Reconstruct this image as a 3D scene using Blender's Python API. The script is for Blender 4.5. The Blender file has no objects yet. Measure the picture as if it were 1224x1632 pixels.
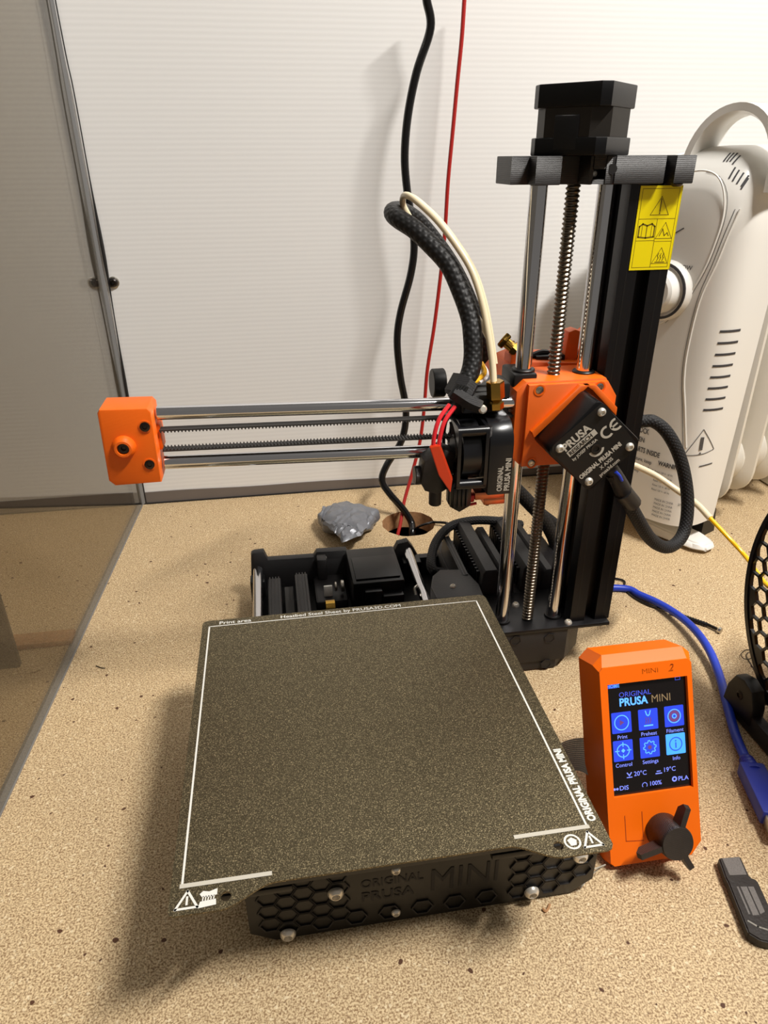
import bpy, bmesh, math, random
from mathutils import Vector, Matrix
from mathutils.bvhtree import BVHTree
random.seed(7)
S = 0.001                      # everything below is written in millimetres, z = 0 on the bench top
C = bpy.context.scene.collection
sc = bpy.context.scene

# ------------------------------------------------------------------ camera
CAM = Vector((55.64, -200.34, 347.70)); F = 1107.24
CROT = Matrix.Rotation(-0.159, 3, 'Z') @ Matrix.Rotation(0.006, 3, 'Y') @ Matrix.Rotation(1.099, 3, 'X')
cd = bpy.data.cameras.new('camera'); cam = bpy.data.objects.new('camera', cd); C.objects.link(cam)
cam.matrix_world = Matrix.Translation(CAM * S) @ CROT.to_4x4()
cd.sensor_fit = 'HORIZONTAL'; cd.sensor_width = 36; cd.lens = F / 1224 * 36; cd.clip_start = 0.01; cd.clip_end = 50
sc.camera = cam

# ------------------------------------------------------------------ world, lamps, exposure
w = bpy.data.worlds.new('room_light'); sc.world = w; w.use_nodes = True
w.node_tree.nodes['Background'].inputs[0].default_value = (1.0, 0.93, 0.85, 1)
w.node_tree.nodes['Background'].inputs[1].default_value = 0.085

def area(name, loc, target, sx, sy, power, col):
    l = bpy.data.lights.new(name, 'AREA'); l.shape = 'RECTANGLE'; l.size = sx; l.size_y = sy; l.energy = power; l.color = col
    o = bpy.data.objects.new(name, l); C.objects.link(o); o.location = loc
    o.rotation_euler = (Vector(target) - Vector(loc)).to_track_quat('-Z', 'Y').to_euler()
    return o
# two ceiling tubes, long side parallel to the wall
area('ceiling_tube_front', (0.68, -0.19, 1.30), (0.30, 0.20, 0.0), 0.43, 0.05, 13.2, (1.0, 0.96, 0.905))
area('ceiling_tube_back', (0.95, 0.22, 1.15), (0.55, 0.25, 0.0), 0.70, 0.10, 1.3, (1.0, 0.96, 0.92))
vs = sc.view_settings
vs.view_transform = 'Standard'; vs.look = 'None'; vs.gamma = 1; vs.use_curve_mapping = False; vs.exposure = 0.85

# ------------------------------------------------------------------ helpers
def at(px, py, ax, v):
    """point (mm) where the sight line through picture point px,py meets the plane ax = v"""
    d = CROT @ Vector(((px - 612) / F, -(py - 816) / F, -1)); i = 'xyz'.index(ax)
    return CAM + d * ((v - CAM[i]) / d[i])

def srgb(r, g, b):
    f = lambda c: (c / 255 / 12.92) if c / 255 <= 0.04045 else ((c / 255 + 0.055) / 1.055) ** 2.4
    return (f(r), f(g), f(b), 1)

def mat(name, col, rough=0.5, metal=0.0, vary=0.0, vscale=60, bump=None, emit=0, spec=0.5, coat=0):
    m = bpy.data.materials.new(name); m.use_nodes = True; nt = m.node_tree; b = nt.nodes['Principled BSDF']
    b.inputs['Base Color'].default_value = col; b.inputs['Roughness'].default_value = rough
    b.inputs['Metallic'].default_value = metal; b.inputs['Specular IOR Level'].default_value = spec
    b.inputs['Coat Weight'].default_value = coat
    if emit:
        b.inputs['Emission Color'].default_value = col; b.inputs['Emission Strength'].default_value = emit
    tc = nt.nodes.new('ShaderNodeTexCoord')
    if vary:
        n = nt.nodes.new('ShaderNodeTexNoise'); n.inputs['Scale'].default_value = vscale; n.inputs['Detail'].default_value = 4
        mx = nt.nodes.new('ShaderNodeMix'); mx.data_type = 'RGBA'
        mx.inputs[6].default_value = tuple(c * (1 - vary) for c in col[:3]) + (1,)
        mx.inputs[7].default_value = tuple(min(1, c * (1 + vary)) for c in col[:3]) + (1,)
        nt.links.new(tc.outputs['Object'], n.inputs['Vector']); nt.links.new(n.outputs['Fac'], mx.inputs[0])
        nt.links.new(mx.outputs[2], b.inputs['Base Color'])
    if bump:
        kind, scale, strength = bump
        if kind in 'XYZ':          # printed layer lines stacked along an axis
            t = nt.nodes.new('ShaderNodeTexWave'); t.wave_type = 'BANDS'; t.bands_direction = kind
            t.inputs['Scale'].default_value = scale; t.inputs['Distortion'].default_value = 1.5; t.inputs['Detail'].default_value = 2
            out = t.outputs['Fac']
            nt.links.new(tc.outputs['Object'], t.inputs['Vector'])
        elif kind == 'weave':
            a = nt.nodes.new('ShaderNodeTexWave'); a.bands_direction = 'DIAGONAL'; a.inputs['Scale'].default_value = scale
            mp = nt.nodes.new('ShaderNodeMapping'); mp.inputs['Scale'].default_value = (1, -1, 1)
            c2 = nt.nodes.new('ShaderNodeTexWave'); c2.bands_direction = 'DIAGONAL'; c2.inputs['Scale'].default_value = scale
            nt.links.new(tc.outputs['UV'], a.inputs['Vector']); nt.links.new(tc.outputs['UV'], mp.inputs['Vector'])
            nt.links.new(mp.outputs[0], c2.inputs['Vector'])
            mu = nt.nodes.new('ShaderNodeMath'); mu.operation = 'MULTIPLY'
            nt.links.new(a.outputs['Fac'], mu.inputs[0]); nt.links.new(c2.outputs['Fac'], mu.inputs[1]); out = mu.outputs[0]
            rp = nt.nodes.new('ShaderNodeMix'); rp.data_type = 'RGBA'; nt.links.new(out, rp.inputs[0])
            rp.inputs[6].default_value = tuple(c * 0.35 for c in col[:3]) + (1,); rp.inputs[7].default_value = tuple(c * 2.6 for c in col[:3]) + (1,)
            nt.links.new(rp.outputs[2], b.inputs['Base Color'])
        elif kind == 'noise':
            t = nt.nodes.new('ShaderNodeTexNoise'); t.inputs['Scale'].default_value = scale; t.inputs['Detail'].default_value = 3
            nt.links.new(tc.outputs['Object'], t.inputs['Vector']); out = t.outputs['Fac']
        bp = nt.nodes.new('ShaderNodeBump'); bp.inputs['Strength'].default_value = strength; bp.inputs['Distance'].default_value = 0.0003
        nt.links.new(out, bp.inputs['Height']); nt.links.new(bp.outputs[0], b.inputs['Normal'])
    return m

class MB:
    """collects shapes in world millimetres; build() links them as one mesh object"""
    def __init__(s): s.bm = bmesh.new(); s.uv = s.bm.loops.layers.uv.new('UVMap')
    def _add(s, verts, faces, M=None):
        vs_ = [s.bm.verts.new(M @ Vector(v) if M else Vector(v)) for v in verts]
        fs = []
        for f in faces:
            try: fs.append(s.bm.faces.new([vs_[i] for i in f]))
            except ValueError: pass
        return vs_, fs
    def box(s, x0, x1, y0, y1, z0, z1, bev=0, M=None):
        x0, x1 = min(x0, x1), max(x0, x1); y0, y1 = min(y0, y1), max(y0, y1); z0, z1 = min(z0, z1), max(z0, z1)
        v, f = s._add([(x, y, z) for z in (z0, z1) for y in (y0, y1) for x in (x0, x1)],
                      [(0, 2, 3, 1), (4, 5, 7, 6), (0, 1, 5, 4), (2, 6, 7, 3), (0, 4, 6, 2), (1, 3, 7, 5)], M)
        if bev:
            es = list({e for q in f for e in q.edges})
            bmesh.ops.bevel(s.bm, geom=es, offset=bev, segments=2, affect='EDGES', profile=0.5)
        return s
    def prism(s, pts, a0, a1, ax='z', M=None, bev=0):
        """polygon pts in the two other axes (cyclic order xy / xz / yz) extruded along ax"""
        def P(p, a): return {'z': (p[0], p[1], a), 'y': (p[0], a, p[1]), 'x': (a, p[0], p[1])}[ax]
        n = len(pts)
        v, f = s._add([P(p, a0) for p in pts] + [P(p, a1) for p in pts],
                      [tuple(range(n - 1, -1, -1)), tuple(range(n, 2 * n))] + [(i, (i + 1) % n, n + (i + 1) % n, n + i) for i in range(n)], M)
        bmesh.ops.recalc_face_normals(s.bm, faces=f)
        if bev:
            es = list(f[0].edges) + list(f[1].edges)
            bmesh.ops.bevel(s.bm, geom=es, offset=bev, segments=2, affect='EDGES', profile=0.5)
        return s
    def lathe(s, p0, d, prof, n=24, cap=True):
        """prof = [(distance along d, radius), ...] from p0"""
        p0 = Vector(p0); d = Vector(d).normalized(); q = d.orthogonal().normalized(); r = d.cross(q)
        vs_ = []; 
        for t, rad in prof:
            vs_ += [p0 + d * t + (q * math.cos(2 * math.pi * i / n) + r * math.sin(2 * math.pi * i / n)) * rad for i in range(n)]
        fs = [(k * n + i, k * n + (i + 1) % n, (k + 1) * n + (i + 1) % n, (k + 1) * n + i) for k in range(len(prof) - 1) for i in range(n)]
        if cap: fs += [tuple(range(n - 1, -1, -1)), tuple(range((len(prof) - 1) * n, len(prof) * n))]
        v, f = s._add(vs_, fs)
        for k, fc in enumerate(f[:(len(prof) - 1) * n]):
            i = k % n; j = k // n; uvs = [(i, j), (i + 1, j), (i + 1, j + 1), (i, j + 1)]
            for l, (a, b) in zip(fc.loops, uvs): l[s.uv].uv = (a / n, b)
        return s
    def cyl(s, p0, p1, r, n=24, r1=None):
        p0, p1 = Vector(p0), Vector(p1); L = (p1 - p0).length; c = min(r * 0.12, 0.5)
        r1 = r if r1 is None else r1
        return s.lathe(p0, p1 - p0, [(0, r - c), (c, r), (L - c, r1), (L, r1 - c)], n)
    def ring(s, p0, d, ro, ri, L, n=32):
        p0 = Vector(p0); d = Vector(d).normalized()
        return s.lathe(p0, d, [(0, ri), (0, ro), (L, ro), (L, ri), (0, ri)], n, cap=False)
    def tube(s, path, r, n=12, smooth=6, taper=None):
        P = spline(path, smooth); ts = []
        for i in range(len(P)):
            ts.append((P[min(i + 1, len(P) - 1)] - P[max(i - 1, 0)]).normalized())
        q = ts[0].orthogonal().normalized(); vs_ = []; ln = 0; us = []
        for i, (p, t) in enumerate(zip(P, ts)):
            q = (q - t * q.dot(t)).normalized(); b = t.cross(q)
            if i: ln += (P[i] - P[i - 1]).length
            us.append(ln); rr = r if taper is None else r * taper(i / (len(P) - 1))
            vs_ += [p + (q * math.cos(2 * math.pi * k / n) + b * math.sin(2 * math.pi * k / n)) * rr for k in range(n)]
        fs = [(i * n + k, i * n + (k + 1) % n, (i + 1) * n + (k + 1) % n, (i + 1) * n + k) for i in range(len(P) - 1) for k in range(n)]
        nf = len(fs); fs += [tuple(range(n - 1, -1, -1)), tuple(range((len(P) - 1) * n, len(P) * n))]
        v, f = s._add(vs_, fs)
        for k, fc in enumerate(f[:nf]):
            i = k // n; j = k % n; W = 2 * math.pi * r
            for l, (a, b) in zip(fc.loops, [(i, j), (i, j + 1), (i + 1, j + 1), (i + 1, j)]): l[s.uv].uv = (us[a] / W, b / n)
        return s
    def grid(s, fn, nu, nv, flip=False):
        vs_ = [fn(i / nu, j / nv) for j in range(nv + 1) for i in range(nu + 1)]
        fs = [(j * (nu + 1) + i, j * (nu + 1) + i + 1, (j + 1) * (nu + 1) + i + 1, (j + 1) * (nu + 1) + i) for j in range(nv) for i in range(nu)]
        if flip: fs = [f[::-1] for f in fs]
        s._add(vs_, fs); return s
    def bvh(s): s.bm.normal_update(); return BVHTree.FromBMesh(s.bm)
    def build(s, name, m, parent=None, origin=None, sharp=35, kind=None):
        root = parent
        while root is not None and root.parent is not None: root = root.parent
        o = Vector(origin) if origin is not None else (Vector(root['_o']) if root is not None else Vector((0, 0, 0)))
        s.bm.transform(Matrix.Scale(S, 4) @ Matrix.Translation(-o))
        me = bpy.data.meshes.new(name); s.bm.to_mesh(me); s.bm.free()
        me.materials.append(m)
        for p in me.polygons: p.use_smooth = True
        me.set_sharp_from_angle(angle=math.radians(sharp))
        ob = bpy.data.objects.new(name, me); C.objects.link(ob)
        if parent is not None: ob.parent = parent
        else: ob.location = o * S
        ob['_o'] = list(o)
        if kind: ob['kind'] = kind
        return ob

def spline(pts, k=6):
    P = [Vector(p) for p in pts]
    if k <= 1 or len(P) < 3: return P
    out = []; Q = [2 * P[0] - P[1]] + P + [2 * P[-1] - P[-2]]
    for i in range(1, len(Q) - 2):
        a, b, c, d = Q[i - 1:i + 3]
        for j in range(k):
            t = j / k
            out.append(0.5 * ((2 * b) + (c - a) * t + (2 * a - 5 * b + 4 * c - d) * t * t + (3 * b - a - 3 * c + d) * t ** 3))
    out.append(P[-1]); return out

def empty(name, loc):
    o = bpy.data.objects.new(name, None); o.empty_display_size = 0.02; C.objects.link(o)
    o.location = Vector(loc) * S; o['_o'] = list(loc); return o
def tag(o, label, cat, group=None):
    o['label'] = label; o['category'] = cat
    if group: o['group'] = group
    return o
def structure(o): o['kind'] = 'structure'; return o

class Frame:
    def __init__(s, o, ex, ey, off=0.25, snap=None):
        s.o = Vector(o); s.ex = Vector(ex).normalized(); s.ey = Vector(ey).normalized(); s.n = s.ex.cross(s.ey).normalized(); s.off = off; s.snap = snap
    def __call__(s, a, b, lift=0):
        p = s.o + s.ex * a + s.ey * b
        if s.snap:
            q, nn, _, _ = s.snap.find_nearest(p)
            if q is not None:
                if nn.dot(s.n) < 0: nn = -nn
                return q + nn * (s.off + lift)
        return p + s.n * (s.off + lift)

def flat_text(mb, txt, fr, x, y, size, align='LEFT', bold=0.0, sx=1.0, shear=0):
    cu = bpy.data.curves.new('t', 'FONT'); cu.body = txt; cu.size = size; cu.align_x = align; cu.offset = bold * size; cu.resolution_u = 3; cu.shear = shear
    ob = bpy.data.objects.new('t', cu); C.objects.link(ob)
    dg = bpy.context.evaluated_depsgraph_get(); dg.update(); me = ob.evaluated_get(dg).to_mesh()
    mb._add([fr(x + v.co.x * sx, y + v.co.y) for v in me.vertices], [tuple(p.vertices) for p in me.polygons])
    bpy.data.objects.remove(ob); bpy.data.curves.remove(cu)
def flat_poly(mb, pts, fr, lift=0): mb._add([fr(a, b, lift) for a, b in pts], [tuple(range(len(pts)))])
def flat_line(mb, pts, wd, fr, closed=False, lift=0):
    P = [Vector((a, b)) for a, b in pts]; n = len(P)
    for i in range(n if closed else n - 1):
        a, b = P[i], P[(i + 1) % n]; d = (b - a); L = d.length
        if L < 1e-6: continue
        d /= L; q = Vector((-d.y, d.x)) * wd / 2; a2 = a - d * wd * .5; b2 = b + d * wd * .5; k = max(1, int(L / 4)) if fr.snap else 1
        for j in range(k):
            s0 = a2 + (b2 - a2) * j / k; s1 = a2 + (b2 - a2) * (j + 1) / k
            flat_poly(mb, [s0 - q, s1 - q, s1 + q, s0 + q], fr, lift)
def arc(cx, cy, r, a0=0, a1=360, n=28): return [(cx + r * math.cos(math.radians(a0 + (a1 - a0) * i / n)), cy + r * math.sin(math.radians(a0 + (a1 - a0) * i / n))) for i in range(n + 1)]
def ring2(mb, cx, cy, r, wd, fr, a0=0, a1=360, lift=0):
    n = max(6, int(28 * (a1 - a0) / 360)); o = arc(cx, cy, r + wd / 2, a0, a1, n); i = arc(cx, cy, r - wd / 2, a0, a1, n)
    for k in range(n): flat_poly(mb, [i[k], o[k], o[k + 1], i[k + 1]], fr, lift)
def disc2(mb, cx, cy, r, fr, lift=0, n=20): flat_poly(mb, arc(cx, cy, r, 0, 360, n)[:-1], fr, lift)
def tri2(mb, cx, cy, h, wd, fr):
    flat_line(mb, [(cx - h * .58, cy), (cx + h * .58, cy), (cx, cy + h)], wd, fr, closed=True)

def bolt(parent, p, d, r=2.6, h=1.6, m=None, name='bolt', dome=True):
    """button or cap head bolt with a hex socket, head rising from p along d"""
    d = Vector(d).normalized(); b = MB(); sr = r * .5
    if dome: pr = [(0, r), (h * .35, r * .97), (h * .75, r * .8), (h, sr * 1.15), (h, sr)]
    else: pr = [(0, r), (h * .9, r), (h, r * .92), (h, sr)]
    b.lathe(p, d, pr, 20, cap=False)
    b.lathe(Vector(p) + d * (h * .35), d, [(0, .01), (0, sr), (h * .65, sr)], 6, cap=False)
    return b.build(name, m, parent)

# ------------------------------------------------------------------ materials
M = {}
ORANGE = srgb(255, 108, 10)
M['orange'] = mat('orange_printed_plastic', ORANGE, 0.42, bump=('Z', 900, .35), vary=.08, vscale=25)
M['orange_x'] = mat('orange_printed_plastic_side', ORANGE, 0.42, bump=('X', 900, .35), vary=.08, vscale=25)
M['orange_box'] = mat('orange_smooth_plastic', srgb(255, 112, 8), 0.42, bump=('noise', 900, .05), vary=.05, vscale=20, spec=.3)
M['black_print'] = mat('black_printed_plastic', srgb(27, 25, 26), 0.42, bump=('Z', 700, .5), vary=.25, vscale=60)
M['black_dark'] = mat('black_plastic', srgb(15, 14, 14), 0.45, vary=.2, vscale=80)
M['black_gloss'] = mat('black_glossy_plastic', srgb(18, 18, 21), 0.28, vary=.2, vscale=200)
M['black_alu'] = mat('black_anodised_aluminium', srgb(17, 16, 18), 0.38, metal=.2)
M['motor'] = mat('black_motor_metal', srgb(17, 17, 19), 0.33, metal=.3, bump=('noise', 1500, .08))
M['motor_grey'] = mat('motor_lamination', srgb(50, 46, 42), 0.45, metal=.6)
M['chrome'] = mat('polished_steel', srgb(225, 225, 228), 0.12, metal=1)
M['steel'] = mat('brushed_steel', srgb(190, 185, 175), 0.3, metal=1)
M['screw'] = mat('bolt_steel', srgb(240, 234, 222), 0.3, metal=.6)
M['screw_dark'] = mat('dark_bolt_steel', srgb(70, 66, 64), 0.3, metal=1)
M['lead'] = mat('greasy_lead_screw', srgb(120, 112, 100), 0.33, metal=1)
M['brass'] = mat('brass', srgb(190, 150, 70), 0.22, metal=1)
M['copper'] = mat('copper_block', srgb(205, 125, 90), 0.3, metal=1)
M['belt'] = mat('black_rubber_belt', srgb(50, 48, 46), 0.6)
M['sleeve'] = mat('black_braided_sleeve', srgb(15, 14, 14), 0.55, bump=('weave', 5, .9))
M['sleeve_cloth'] = mat('black_textile_sleeve', srgb(22, 21, 22), 0.7, bump=('weave', 6, .9))
M['black_cable'] = mat('black_rubber_cable', srgb(14, 13, 13), 0.22)
M['red_cable'] = mat('red_cable_jacket', srgb(165, 28, 22), 0.4)
M['red_wire'] = mat('red_wire', srgb(220, 40, 48), 0.35)
M['orange_tape'] = mat('orange_heat_shrink', srgb(215, 62, 24), 0.35)
M['yellow_wire'] = mat('yellow_wire', srgb(250, 185, 20), 0.4)
M['white_wire'] = mat('white_wire', srgb(225, 222, 225), 0.4)
M['tube_white'] = mat('ivory_tube', srgb(236, 220, 185), 0.3, coat=.3)
M['filament'] = mat('yellow_filament', srgb(255, 200, 0), 0.35)
M['yellow_sticker'] = mat('yellow_sticker', srgb(250, 228, 0), 0.4)
M['sticker_ink'] = mat('sticker_ink', srgb(120, 100, 10), 0.5)
M['white_print'] = mat('white_print', srgb(222, 220, 212), 0.55)
M['grey_print'] = mat('pale_grey_print', srgb(192, 186, 172), 0.6)
M['blue_cable'] = mat('blue_cable_jacket', srgb(30, 62, 190), 0.38)
M['blue_plug'] = mat('blue_plug_plastic', srgb(36, 52, 160), 0.45)
M['heater'] = mat('white_heater_enamel', srgb(232, 230, 224), 0.32, coat=.2)
M['heater_dark'] = mat('dark_slot', srgb(60, 58, 60), 0.7)
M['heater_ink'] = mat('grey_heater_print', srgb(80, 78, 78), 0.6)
M['heater_fin'] = mat('heater_fin_enamel', srgb(222, 218, 208), 0.3, coat=.2)
M['tape'] = mat('grey_duct_tape', srgb(122, 124, 130), 0.32, metal=.25, bump=('noise', 300, .4), vary=.12, vscale=50)
M['tape_shaded'] = mat('shaded_tape_side', srgb(70, 64, 60), 0.5, bump=('noise', 300, .4))  # tape grey with the side's shading put into the colour; not in use
M['ribbon'] = mat('grey_ribbon_cable', srgb(178, 172, 166), 0.45)
M['ribbon_red'] = mat('red_ribbon_edge', srgb(190, 120, 115), 0.45)
M['knob'] = mat('dark_brown_printed_plastic', srgb(42, 36, 33), 0.38, bump=('Z', 700, .4), vary=.3, vscale=200)
M['scrape'] = mat('scuffed_dark_plastic', srgb(105, 100, 96), 0.5, vary=.5, vscale=1500)
M['screen'] = mat('black_glass_screen', srgb(22, 18, 18), 0.12, emit=0)
M['tile_blue'] = mat('screen_blue', srgb(34, 58, 190), 0.4, emit=.55)
M['tile_bright'] = mat('screen_bright_blue', srgb(60, 140, 250), 0.4, emit=.65)
M['icon_blue'] = mat('screen_icon_blue', srgb(80, 150, 255), 0.4, emit=.7)
M['icon_brown'] = mat('screen_icon_brown', srgb(100, 60, 110), 0.4, emit=.35)
M['screen_text'] = mat('screen_text_blue', srgb(110, 125, 225), 0.4, emit=.55)
M['screen_dim'] = mat('screen_text_dim', srgb(60, 75, 190), 0.4, emit=.5)
M['screen_tan'] = mat('screen_text_tan', srgb(135, 115, 85), 0.4, emit=.25)
M['ink_orange'] = mat('pen_ink', srgb(150, 50, 10), 0.6)

def board_mat():
    m = bpy.data.materials.new('particle_board'); m.use_nodes = True; nt = m.node_tree; b = nt.nodes['Principled BSDF']; L = nt.links.new
    tc = nt.nodes.new('ShaderNodeTexCoord')
    def noise(scale, det=2, dist=0):
        n = nt.nodes.new('ShaderNodeTexNoise'); n.inputs['Scale'].default_value = scale; n.inputs['Detail'].default_value = det; n.inputs['Distortion'].default_value = dist
        L(tc.outputs['Object'], n.inputs['Vector']); return n.outputs['Fac']
    def ramp(src, stops):
        r = nt.nodes.new('ShaderNodeValToRGB'); e = r.color_ramp.elements
        e[0].position, e[0].color = stops[0]; e[1].position, e[1].color = stops[1]
        for p, c in stops[2:]:
            q = e.new(p); q.color = c
        L(src, r.inputs[0]); return r.outputs[0]
    def mix(a, bb, fac, blend='MIX'):
        x = nt.nodes.new('ShaderNodeMix'); x.data_type = 'RGBA'; x.blend_type = blend
        for s_, i in ((a, 6), (bb, 7), (fac, 0)):
            if isinstance(s_, (tuple, float, int)): x.inputs[i].default_value = s_
            else: L(s_, x.inputs[i])
        return x.outputs[2]
    fine = ramp(noise(1050, 2, .4), [(.36, srgb(142, 113, 80)), (.60, srgb(220, 196, 156))])
    large = ramp(noise(9, 3), [(.3, (.93, .93, .93, 1)), (.7, (1.04, 1.03, 1.0, 1))])
    base = mix(fine, large, 1.0, 'MULTIPLY')
    v = nt.nodes.new('ShaderNodeTexVoronoi'); v.inputs['Scale'].default_value = 900; v.inputs['Randomness'].default_value = 1
    L(tc.outputs['Object'], v.inputs['Vector'])
    flake = ramp(v.outputs['Color'], [(.84, (0, 0, 0, 1)), (.90, (.7, .7, .7, 1))])
    base = mix(base, srgb(234, 216, 180), flake)
    dark = ramp(noise(820, 1, 1.0), [(.66, (0, 0, 0, 1)), (.72, (.8, .8, .8, 1))])
    base = mix(base, srgb(112, 84, 58), dark)
    spot = ramp(noise(210, 0), [(.805, (0, 0, 0, 1)), (.82, (1, 1, 1, 1))])
    base = mix(base, srgb(84, 54, 36), spot)
    L(base, b.inputs['Base Color']); b.inputs['Roughness'].default_value = .62; b.inputs['Specular IOR Level'].default_value = .3
    bp = nt.nodes.new('ShaderNodeBump'); bp.inputs['Strength'].default_value = .25; bp.inputs['Distance'].default_value = .0003
    L(noise(700, 2), bp.inputs['Height']); L(bp.outputs[0], b.inputs['Normal'])
    return m
M['board'] = board_mat()
M['board_edge'] = mat('raw_board_edge', srgb(176, 130, 88), .8, vary=.4, vscale=250, bump=('noise', 300, 1))

def wall_mat():
    m = mat('white_corrugated_plastic', srgb(226, 225, 222), .38, spec=.35); nt = m.node_tree; b = nt.nodes['Principled BSDF']; L = nt.links.new
    tc = nt.nodes.new('ShaderNodeTexCoord'); t = nt.nodes.new('ShaderNodeTexWave'); t.bands_direction = 'Z'
    t.inputs['Scale'].default_value = 70; t.inputs['Distortion'].default_value = .4; t.inputs['Detail'].default_value = 1; t.inputs['Detail Scale'].default_value = .5
    L(tc.outputs['Object'], t.inputs['Vector'])
    n = nt.nodes.new('ShaderNodeTexNoise'); n.inputs['Scale'].default_value = 1; n.inputs['Detail'].default_value = 3
    mp = nt.nodes.new('ShaderNodeMapping'); mp.inputs['Scale'].default_value = (1.2, 1, 60); L(tc.outputs['Object'], mp.inputs[0]); L(mp.outputs[0], n.inputs['Vector'])
    ad = nt.nodes.new('ShaderNodeMath'); ad.operation = 'MULTIPLY_ADD'; L(n.outputs['Fac'], ad.inputs[0]); ad.inputs[1].default_value = 1.2; L(t.outputs['Fac'], ad.inputs[2])
    bp = nt.nodes.new('ShaderNodeBump'); bp.inputs['Strength'].default_value = .05; bp.inputs['Distance'].default_value = .0006
    L(ad.outputs[0], bp.inputs['Height']); L(bp.outputs[0], b.inputs['Normal'])
    mx = nt.nodes.new('ShaderNodeMix'); mx.data_type = 'RGBA'; mx.inputs[6].default_value = srgb(226, 225, 223); mx.inputs[7].default_value = srgb(231, 230, 228)
    L(t.outputs['Fac'], mx.inputs[0]); L(mx.outputs[2], b.inputs['Base Color'])
    return m
M['wall'] = wall_mat()

def pane_mat():
    m = bpy.data.materials.new('smoky_clear_acrylic'); m.use_nodes = True; nt = m.node_tree; L = nt.links.new
    nt.nodes.remove(nt.nodes['Principled BSDF']); out = nt.nodes['Material Output']
    tr = nt.nodes.new('ShaderNodeBsdfTransparent'); tr.inputs[0].default_value = (.80, .775, .73, 1)
    gl = nt.nodes.new('ShaderNodeBsdfGlossy'); gl.inputs['Roughness'].default_value = .03
    lw = nt.nodes.new('ShaderNodeLayerWeight'); lw.inputs[0].default_value = .5; pw = nt.nodes.new('ShaderNodeMath'); pw.operation = 'POWER'; pw.inputs[1].default_value = 4.5; L(lw.outputs['Facing'], pw.inputs[0])
    fr = nt.nodes.new('ShaderNodeMath'); fr.operation = 'MULTIPLY_ADD'; L(pw.outputs[0], fr.inputs[0]); fr.inputs[1].default_value = .9; fr.inputs[2].default_value = .04
    mx = nt.nodes.new('ShaderNodeMixShader'); L(fr.outputs[0], mx.inputs[0]); L(tr.outputs[0], mx.inputs[1]); L(gl.outputs[0], mx.inputs[2])
    df = nt.nodes.new('ShaderNodeBsdfDiffuse'); df.inputs[0].default_value = srgb(120, 112, 98)
    m2 = nt.nodes.new('ShaderNodeMixShader'); m2.inputs[0].default_value = .03; L(mx.outputs[0], m2.inputs[1]); L(df.outputs[0], m2.inputs[2])
    L(m2.outputs[0], out.inputs[0]); return m
M['pane'] = pane_mat()
M['strip_grey'] = mat('grey_tape_strip', srgb(108, 100, 95), .5, vary=.08, vscale=20)
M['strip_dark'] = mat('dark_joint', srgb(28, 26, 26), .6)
M['pane_edge'] = mat('pane_edge_grey', srgb(128, 128, 128), .25)
M['room_floor'] = mat('dark_floor', srgb(80, 72, 64), .7, vary=.2, vscale=4)

def sheet_mat():
    m = mat('textured_steel_sheet', srgb(100, 92, 72), .36, metal=.75); nt = m.node_tree; b = nt.nodes['Principled BSDF']; L = nt.links.new
    tc = nt.nodes.new('ShaderNodeTexCoord')
    n = nt.nodes.new('ShaderNodeTexNoise'); n.inputs['Scale'].default_value = 1700; n.inputs['Detail'].default_value = 1; L(tc.outputs['Object'], n.inputs['Vector'])
    r = nt.nodes.new('ShaderNodeValToRGB'); r.color_ramp.elements[0].position = .40; r.color_ramp.elements[0].color = srgb(78, 70, 52)
    r.color_ramp.elements[1].position = .60; r.color_ramp.elements[1].color = srgb(112, 102, 78); e_ = r.color_ramp.elements.new(.72); e_.color = srgb(172, 157, 122); L(n.outputs['Fac'], r.inputs[0]); L(r.outputs[0], b.inputs['Base Color'])  # lightest stop paints the sheet's sparkle glints into its colour
    bp = nt.nodes.new('ShaderNodeBump'); bp.inputs['Strength'].default_value = .7; bp.inputs['Distance'].default_value = .0003
    L(n.outputs['Fac'], bp.inputs['Height']); L(bp.outputs[0], b.inputs['Normal']); return m
M['sheet'] = sheet_mat()

# ------------------------------------------------------------------ setting: bench, wall, pane
WY = 540
b = MB(); b.box(-900, 1700, WY, WY + 6, -40, 1300); o = structure(b.build('wall_back', M['wall']))
b = MB(); b.box(-900, 1700, -1400, 1400, -905, -900); structure(b.build('floor', M['room_floor']))
# strip along the foot of the wall, cut to the right of the pane and once more left of it
b = MB()
b.grid(lambda u, v: Vector((-100 + 1500 * u, WY - 1.2, (0.6 + (13.2 - 4.5 * min(1, u * 1500 / 500) + .5 * math.sin(u * 60)) * v))), 90, 1)
b.grid(lambda u, v: Vector((-100 + 1500 * u, WY - 1.2 + 1.2 * v, (13.8 - 4.5 * min(1, u * 1500 / 500) + .5 * math.sin(u * 60)))), 90, 1)
structure(b.build('baseboard_back', M['strip_grey']))
b = MB(); b.box(-900, -113, WY - 1.5, WY, 0, 15); structure(b.build('baseboard_left', M['strip_grey']))
b = MB(); b.box(-900, 1700, WY - 3, WY, -.2, 1.2); structure(b.build('trim_1', M['strip_dark']))

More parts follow.
